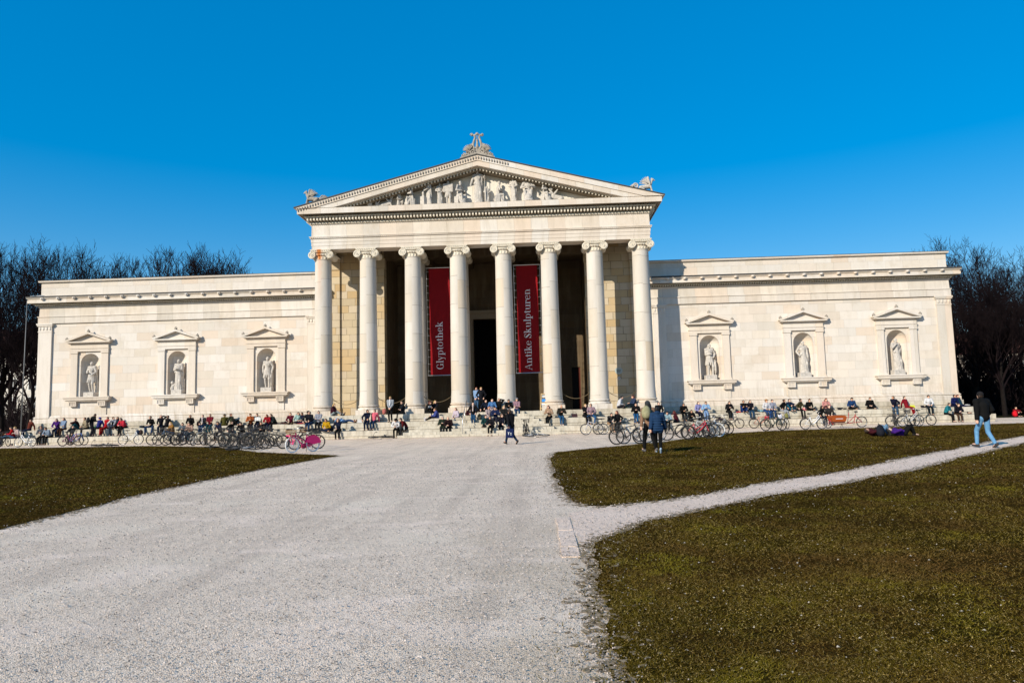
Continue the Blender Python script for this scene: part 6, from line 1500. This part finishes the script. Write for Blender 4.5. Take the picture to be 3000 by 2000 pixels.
for s in (-1, 1):
    m = MB(); spiral(m, (s*1.0, -.02), .20, 1.8, s, -.12, .045, math.pi/2); spiral(m, (s*.68, .20), .16, 1.6, -s, -.12, .04, 0); spiral(m, (s*.30, .22), .22, 1.6, s, -.12, .05, -math.pi/2)
    m.tube([(s*1.2, -.12, -.2), (s*.9, -.12, .1), (s*.5, -.12, .05), (s*.15, -.12, .35)], .05, 6); link('scroll', m.mesh('scroll', True), M_relief, ax)
    m = MB()
    for k in range(8):
        a = math.radians(5+k*17); c = (s*.58, .36); L = .44
        m.tube([(c[0], -.10, c[1]), (c[0]+s*math.cos(a)*L*.6, -.13, c[1]+math.sin(a)*L*.6), (c[0]+s*math.cos(a)*L, -.10, c[1]+math.sin(a)*L)], [.03, .055, .035], 5)
    link('palmette', m.mesh('palmette', True), M_relief, ax)
    m = MB(); m.tube([(s*.14, 0, .42), (s*.28, 0, .60), (s*.30, 0, .84), (s*.22, 0, 1.12), (s*.15, 0, 1.34), (s*.20, 0, 1.50), (s*.32, 0, 1.56)], [.09, .095, .09, .08, .07, .06, .05], 8)
    spiral(m, (s*.37, 1.54), .11, 1.4, s, -.02, .05, math.pi, 20); m.ell((s*.37, -.0, 1.54), (.09, .1, .09)); link('lyre_arm', m.mesh('lyre_arm', True), M_relief, ax)
m = MB(); m.tube([(-.36, 0, 1.50), (0, 0, 1.58), (.36, 0, 1.50)], .05, 6); m.ell((0, 0, 1.62), (.12, .08, .10))
for q in (-.08, 0, .08): m.tube([(q*.6, 0, .62), (q, 0, 1.55)], .014, 5)
m.cap((0, -.02, .62), (0, -.02, 1.05), .12, .06); m.ell((0, -.02, 1.14), (.06, .06, .07)); m.ell((0, 0, .55), (.16, .1, .16)); link('lyre_strings', m.mesh('lyre_strings', True), M_relief, ax)
# winged griffins on the corners
for s in (-1, 1):
    g = tag(empty('griffin', (s*12.25, -1.2, ZA-slope*12.25+.03)), ('weathered dark' if s < 0 else 'bright pale')+' stone griffin with raised wings on the '+('left' if s < 0 else 'right')+' corner of the gable', 'statue', 'griffins on the roof corners')
    mt = M_relief if s < 0 else M_statue
    b = MB(); q = -s   # tail side towards the apex
    b.prism_xz([(s*.40, -.12), (-s*1.30, .32), (-s*1.30, .18), (s*.40, -.26)], -.20, .20)
    b.cap((q*.05, 0, .42), (q*.62, 0, .36), .17, .16); b.cap((q*.02, 0, .45), (s*.14, 0, .78), .15, .09); b.ell((s*.20, 0, .90), (.13, .09, .11)); b.cap((s*.26, 0, .90), (s*.38, 0, .84), .06, .025)
    for d in (-1, 1):
        b.cap((s*.04, d*.10, .42), (s*.16, d*.10, -.02), .07, .05); b.cap((s*.16, d*.10, 0), (s*.30, d*.10, 0), .05, .04); b.cap((q*.62, d*.12, .34), (q*.42, d*.13, .16), .12, .07); b.ell((s*.14, d*.05, 1.0), (.03, .02, .06))
    link('body', voxel(b, .02, 'body', 1), mt, g)
    for d in (-1, 1):
        w = MB()
        for k in range(6): w.cap((q*.02, d*.14, .62), (q*(.18+.10*k), d*(.20+.01*k), 1.06-.02*k*k*.6), .045, .030, 6)
        w.cap((q*0, d*.13, .5), (q*.12, d*.2, 1.02), .07, .06); link('wing', voxel(w, .02, 'wing', 1), mt, g)
    t = MB(); spiral(t, (q*.98, .50), .20, 1.7, -s, 0, .06, -math.pi/2*0+math.pi)
    for k in range(4): t.tube([(q*1.05, 0, .40), (q*(1.15+.08*k), 0, .62-.07*k), (q*(1.26+.07*k), 0, .60-.05*k)], [.05, .05, .02], 5)
    link('tail', t.mesh('tail', True), mt, g)

# ------------------------------------------------------------------ ropes, signs, rail
for k, a, b, yy in ((0, COLX[0], COLX[1], .0), (1, COLX[1], COLX[2], .0), (2, COLX[2], COLX[3], .0), (5, COLX[5], COLX[6], .0), (6, COLX[6], COLX[7], .0)):
    m = MB(); z = 2.78
    pts = [(a+.64+(b-a-1.28)*t, yy+.1, z-.42*(1-(2*t-1)**2)) for t in np.linspace(0, 1, 15)]
    m.tube(pts, .022, 6); r = tag(empty('rope_barrier', ((a+b)/2, .1, 2.4)), 'sagging rope strung between the '+('first and second', 'second and third', 'third and fourth', '', '', 'sixth and seventh', 'seventh and eighth')[k]+' portico columns', 'rope barrier', 'ropes between the columns')
    m.xf(Matrix.Translation((-(a+b)/2, -.1, -2.4))); link('rope', m.mesh('rope', True), M_rope, r)
    h = MB()
    for q in (pts[0], pts[-1]): h.ell((q[0]-(a+b)/2, 0, q[2]-2.4), (.05, .05, .05), n=8, m=6)
    link('ring_hook', h.mesh('ring_hook', True), M_iron, r)
pl = tag(empty('plaque', (10.0, WY-.04, 4.38)), 'grey heart shaped plaque with a small chequered monument shield below it', 'sign')
m = MB(); pts = []
for k in range(28):
    t = 2*math.pi*k/28; pts.append((.30*math.cos(t)*(1 if math.sin(t) > 0 else .95), .25*math.sin(t)+(.04*abs(math.cos(t)) if math.sin(t) > 0 else 0)))
m.prism_xz(pts, -.03, .0); link('heart_plate', m.mesh('heart_plate'), simple('enamel grey green', (.42, .47, .44), .5, .3), pl)
m = MB()
for k in range(3): m.box(-.18+.03*k, .18-.03*k, -.036, -.031, .06-.07*k, .085-.07*k)
link('print', m.mesh('print'), M_iron, pl)
m = MB(); m.prism_xz([(-.11, -.42), (.11, -.42), (.11, -.58), (0, -.68), (-.11, -.58)], -.03, 0); link('shield', m.mesh('shield'), M_whitep, pl)
m = MB(); m.prism_xz([(-.055, -.42), (.055, -.42), (0, -.475)], -.036, -.031); m.prism_xz([(-.11, -.425), (-.055, -.48), (-.11, -.535)], -.036, -.031); m.prism_xz([(.11, -.425), (.055, -.48), (.11, -.535)], -.036, -.031); m.prism_xz([(0, -.49), (.06, -.55), (0, -.62), (-.06, -.55)], -.036, -.031)
link('chequer', m.mesh('chequer'), simple('deep blue enamel', (.01, .02, .10), .4, .4), pl)
ab = tag(empty('display_board', (4.22, -.55, ZS), math.radians(-18)), 'leaning wooden framed display board before the sixth column', 'sign board')
m = MB(); q = Matrix.Rotation(math.radians(-14), 3, 'X')
def LB_(x0, x1, z0, z1, y0, y1, mb): 
    st = len(mb.v); mb.box(x0, x1, y0, y1, z0, z1); mb.v[st:] = [tuple(q @ Vector(v)) for v in mb.v[st:]]
for x0, x1 in ((-.23, -.18), (.18, .23)): LB_(x0, x1, 0, 1.22, -.02, .02, m)
for z in (.12, .52, 1.17): LB_(-.18, .18, z, z+.05, -.02, .02, m)
link('frame', m.mesh('frame'), M_wood, ab)
m = MB(); LB_(-.18, .18, .17, 1.17, -.005, .012, m); link('panel', m.mesh('panel'), M_iron, ab)
m = MB(); LB_(-.13, .13, .62, .82, -.012, -.006, m); link('picture', m.mesh('picture'), simple('bright blue print', (.03, .22, .60)), ab)
m = MB(); 
for z in (.94, 1.0, 1.06): LB_(-.12, .12, z, z+.025, -.012, -.006, m)
LB_(-.13, .13, .40, .50, -.012, -.006, m); link('print', m.mesh('print'), M_whitep, ab)
hr = tag(empty('handrail', (-1.13, -2.5, 0)), 'slim bright metal handrail down the left of the central stair', 'handrail')
m = MB(); m.tube([(0, -1.45, .0), (0, -1.45, 1.15), (0, -1.38, 1.2), (0, 1.3, 2.42), (0, 1.42, 2.40), (0, 1.42, 1.55)], .024, 6); link('rail', m.mesh('rail', True), M_chrome, hr)
m = MB(); m.tube([(0, 0, .7), (0, 0, 1.84)], .018, 6); link('post', m.mesh('post', True), M_chrome, hr)
dn = tag(empty('notice', (.95, 8.3, 3.2)), 'small white notice hung in the great doorway', 'notice'); m = MB(); m.box(-.22, .22, -.01, .01, -.16, .16); link('sheet', m.mesh('sheet'), M_whitep, dn)
m = MB(); [m.box(-.17, .17, -.016, -.011, -.11+.07*k, -.09+.07*k) for k in range(4)]; link('print', m.mesh('print'), M_iron, dn)
lp = tag(empty('street_lamp', tuple(onY(61, 1262, 3.0))[:2]+(0,)), 'slim grey street lamp standing left of the museum before the bare trees', 'street lamp')
m = MB(); m.tube([(0, 0, 0), (0, 0, 1.1)], .075, 8); m.tube([(0, 0, 1.1), (.1, 0, 11.2)], [.045, .025], 8); link('pole', m.mesh('pole', True), simple('grey lamp metal', (.16, .165, .17), .5, .4), lp)
m = MB(); m.tube([(.1, 0, 11.15), (.35, 0, 11.5), (.9, 0, 11.55)], .03, 6); m.ell((1.15, 0, 11.5), (.35, .12, .07)); link('lamp_head', m.mesh('lamp_head', True), simple('grey lamp metal 2', (.30, .31, .32), .5, .4), lp)

# ------------------------------------------------------------------ bare winter trees
def make_tree(seed, H=18.0, spread=1.0, levels=6, upright=.35, fine=1.0):
    rnd = random.Random(seed); T = MB(); Cb = MB(); segs = []
    def grow(p, d, L, r, lv):
        n = 4 if lv < 2 else 3; pts = [p]; rr = [r]; q = Vector(p); dd = Vector(d)
        for k in range(n):
            dd = (dd+Vector((rnd.uniform(-1, 1), rnd.uniform(-1, 1), rnd.uniform(-.4, .9)))*(.16+.05*lv)+Vector((0, 0, upright*.12))).normalized()
            q = q+dd*L/n; pts.append(q.copy()); rr.append(r*(1-.42*(k+1)/n))
        (T if lv == 0 else Cb).tube(pts, rr, 8 if lv == 0 else (6 if lv == 1 else (4 if lv == 2 else 3)), cap=False)
        if lv >= levels: return
        nb = (6, 5, 4, 4, 3, 3)[lv]
        for k in range(nb):
            t = rnd.uniform(.35, 1.0) if lv else rnd.uniform(.42, 1.0)
            if k == nb-1: t = 1.0
            i = min(int(t*n), n-1); f = t*n-i; b = pts[i].lerp(pts[i+1], f) if i+1 < len(pts) else pts[-1]
            az = rnd.uniform(0, 6.28); tilt = rnd.uniform(.30, .85)*spread if t < 1 else rnd.uniform(.05, .35)
            a = dd.orthogonal().normalized(); a = Matrix.Rotation(az, 3, dd) @ a; nd = (dd*math.cos(tilt)+a*math.sin(tilt)).normalized(); nd = (nd+Vector((0, 0, upright*(.35 if lv else .5)))).normalized()
            grow(b, nd, L*rnd.uniform(.58, .76), max(rr[i]*rnd.uniform(.50, .68), .021 if lv < 4 else .017*fine), lv+1)
    grow(Vector((0, 0, -.1)), Vector((0, 0, 1)), H*.40, H*.020, 0)
    zs = max(v[2] for v in Cb.v); s = H/zs
    for M_ in (T, Cb): M_.v = [(v[0]*s, v[1]*s, v[2]*s) for v in M_.v]
    return T.mesh('trunk', True, False), Cb.mesh('branches', True, False)
TR = [make_tree(11, 18, 1.0, 6, .13), make_tree(23, 18, 1.1, 6, .08, 1.15), make_tree(37, 17, .85, 6, .20), make_tree(64, 18, 1.0, 6, .10, 1.3)]
ntree = [0]
def tree(px, ptop, y, k, lab, grp, rz=None, zt=None, dx=1.0):
    pt = onY(px, ptop, y) if ptop else None; Hh = pt.z if pt else zt; x = pt.x if pt else px
    ntree[0] += 1; s = Hh/18.0
    r = tag(empty('bare_tree', (x, y, 0), rz if rz is not None else ntree[0]*1.9, 1), lab, 'tree', grp); r.scale = (s*dx*.88, s*dx*.88, s)
    link('trunk', TR[k][0], M_bark, r); link('branches', TR[k][1], M_twig, r)
GL = 'bare trees left of the museum'; GB = 'bare trees behind the left wing'; GRr = 'bare trees right of the museum'
for a in ((28, 700, 16, 0, 'bare tree at the left edge of the photo, nearest the lamp'), (-50, 690, 14, 1, 'bare tree cut by the left edge of the photo'), (135, 688, 20, 1, 'tall bare tree with a dark nest, left of the museum parapet end'), (95, 800, 12, 2, 'lower bare tree standing before the tall nest tree'), (205, 705, 30, 0, 'broad bare tree just above the left parapet end'),
          (292, 716, 34, 3, 'rounded bare tree crown above the leftmost niche'), (360, 742, 38, 3, 'rounded bare tree crown right of the first one above the parapet'), (60, 760, 30, 1, 'bare tree behind the lamp post'),): tree(*a, GL, dx=.9)
for a in ((432, 800, 40, 3, 'smallest bare tree peeping over the left parapet'), (518, 722, 42, 3, 'leftmost of the joined bare crowns above the second niche'), (570, 712, 44, 1, 'tallest of the joined bare crowns above the left wing'), (628, 714, 43, 3, 'broad bare crown right of the tallest one above the left wing'), (696, 722, 42, 1, 'rightmost of the joined bare crowns above the left wing')): tree(*a, GB, dx=.98)
for a in ((2740, 690, 36, 0, 'bare tree peeping over the right end of the parapet'), (2815, 684, 18, 1, 'tall forked bare tree right of the museum'), (2862, 700, 24, 2, 'upright bare tree behind the tall forked one'), (2905, 780, 14, 0, 'bare tree behind the walking man'), (2960, 716, 20, 1, 'bare tree near the right edge of the photo'), (3010, 690, 16, 2, 'bare tree cut by the right edge of the photo'), (2880, 860, 30, 1, 'low spreading bare tree right of the museum corner'), (2850, 950, 20, 0, 'short bare tree at the museum corner'), (3060, 760, 26, 0, 'bare tree beyond the right edge of the photo')): tree(*a, GRr)
# tangled undergrowth and far wood behind the grounds: nobody could count it
def thicket(name, x0, x1, y0, y1, n, h, seed):
    r = np.random.default_rng(seed); V_ = []; F_ = []
    x = r.uniform(x0, x1, n); y = r.uniform(y0, y1, n); hh = h*(.55+.30*np.sin(x*.9+seed)+.22*np.sin(x*2.3+y*.6)+.15*np.sin(x*5.1)); z0 = r.random(n)**1.3*hh*.85; L = r.uniform(.8, 3.2, n)*(h/9)**.5; w = r.uniform(.012, .045, n)*(1+.5*(r.random(n) < .1)*4)
    az = r.uniform(0, 6.28, n); el = r.uniform(.15, 1.45, n); dx = np.cos(az)*np.cos(el)*L; dy = np.sin(az)*np.cos(el)*L; dz = np.sin(el)*L
    v = np.empty((n, 4, 3)); v[:, 0] = np.stack([x-w, y, z0], 1); v[:, 1] = np.stack([x+w, y, z0], 1); v[:, 2] = np.stack([x, y+w*1.6, z0], 1); v[:, 3] = np.stack([x+dx, y+dy, z0+dz], 1)
    t = np.array([(0, 1, 3), (1, 2, 3), (2, 0, 3)]); t = (t[None]+(np.arange(n)*4)[:, None, None]).reshape(-1, 3)
    o = fast_mesh(name, v.reshape(-1, 3), t, M_twig); tag(o, kind='stuff')
thicket('undergrowth', -75, -36, 24, 42, 26000, 5.5, 1)
thicket('undergrowth', 37, 75, 18, 42, 34000, 8.5, 2)
# clipped hedge line and far houses
def house(x0, x1, y, h, lab, nf, nw, col):
    r = tag(empty('town_house', ((x0+x1)/2, y, 0)), lab, 'building'); cx = (x0+x1)/2
    m = MB(); m.box(x0-cx, x1-cx, 0, 12, 0, h); m.box(x0-cx-.3, x1-cx+.3, -.35, 12, h, h+.5); link('wall', m.mesh('wall'), simple('render '+str(col), col, .9, .1), r)
    m = MB(); m.prism([(-.5, 0), (6, 4.5), (12.5, 0)], lambda a, b, d: (d, a, h+.5+b), x0-cx-.3, x1-cx+.3); link('roof', m.mesh('roof'), simple('roof tile', (.16, .07, .05)), r)
    for f in range(nf):
        for k in range(nw):
            wx = x0-cx+(k+.5)*(x1-x0)/nw; wz = 1.0+f*(h-.5)/nf; m = MB(); m.box(wx-.6, wx+.6, -.08, .05, wz, wz+1.9); fr = link('window', m.mesh('window'), M_whitep, r)
            m = MB()
            for q in (-1, 1): m.box(wx+q*.28-.22, wx+q*.28+.22, -.10, -.082, wz+.1, wz+1.8)
            link('pane', m.mesh('pane'), M_door, fr)
house(-104, -70, 62, 12.5, 'long pale building with rows of windows seen through the left trees', 4, 11, (.72, .66, .58))
house(66, 96, 80, 9, 'pale building glimpsed through the right hand grove', 3, 9, (.60, .50, .42))
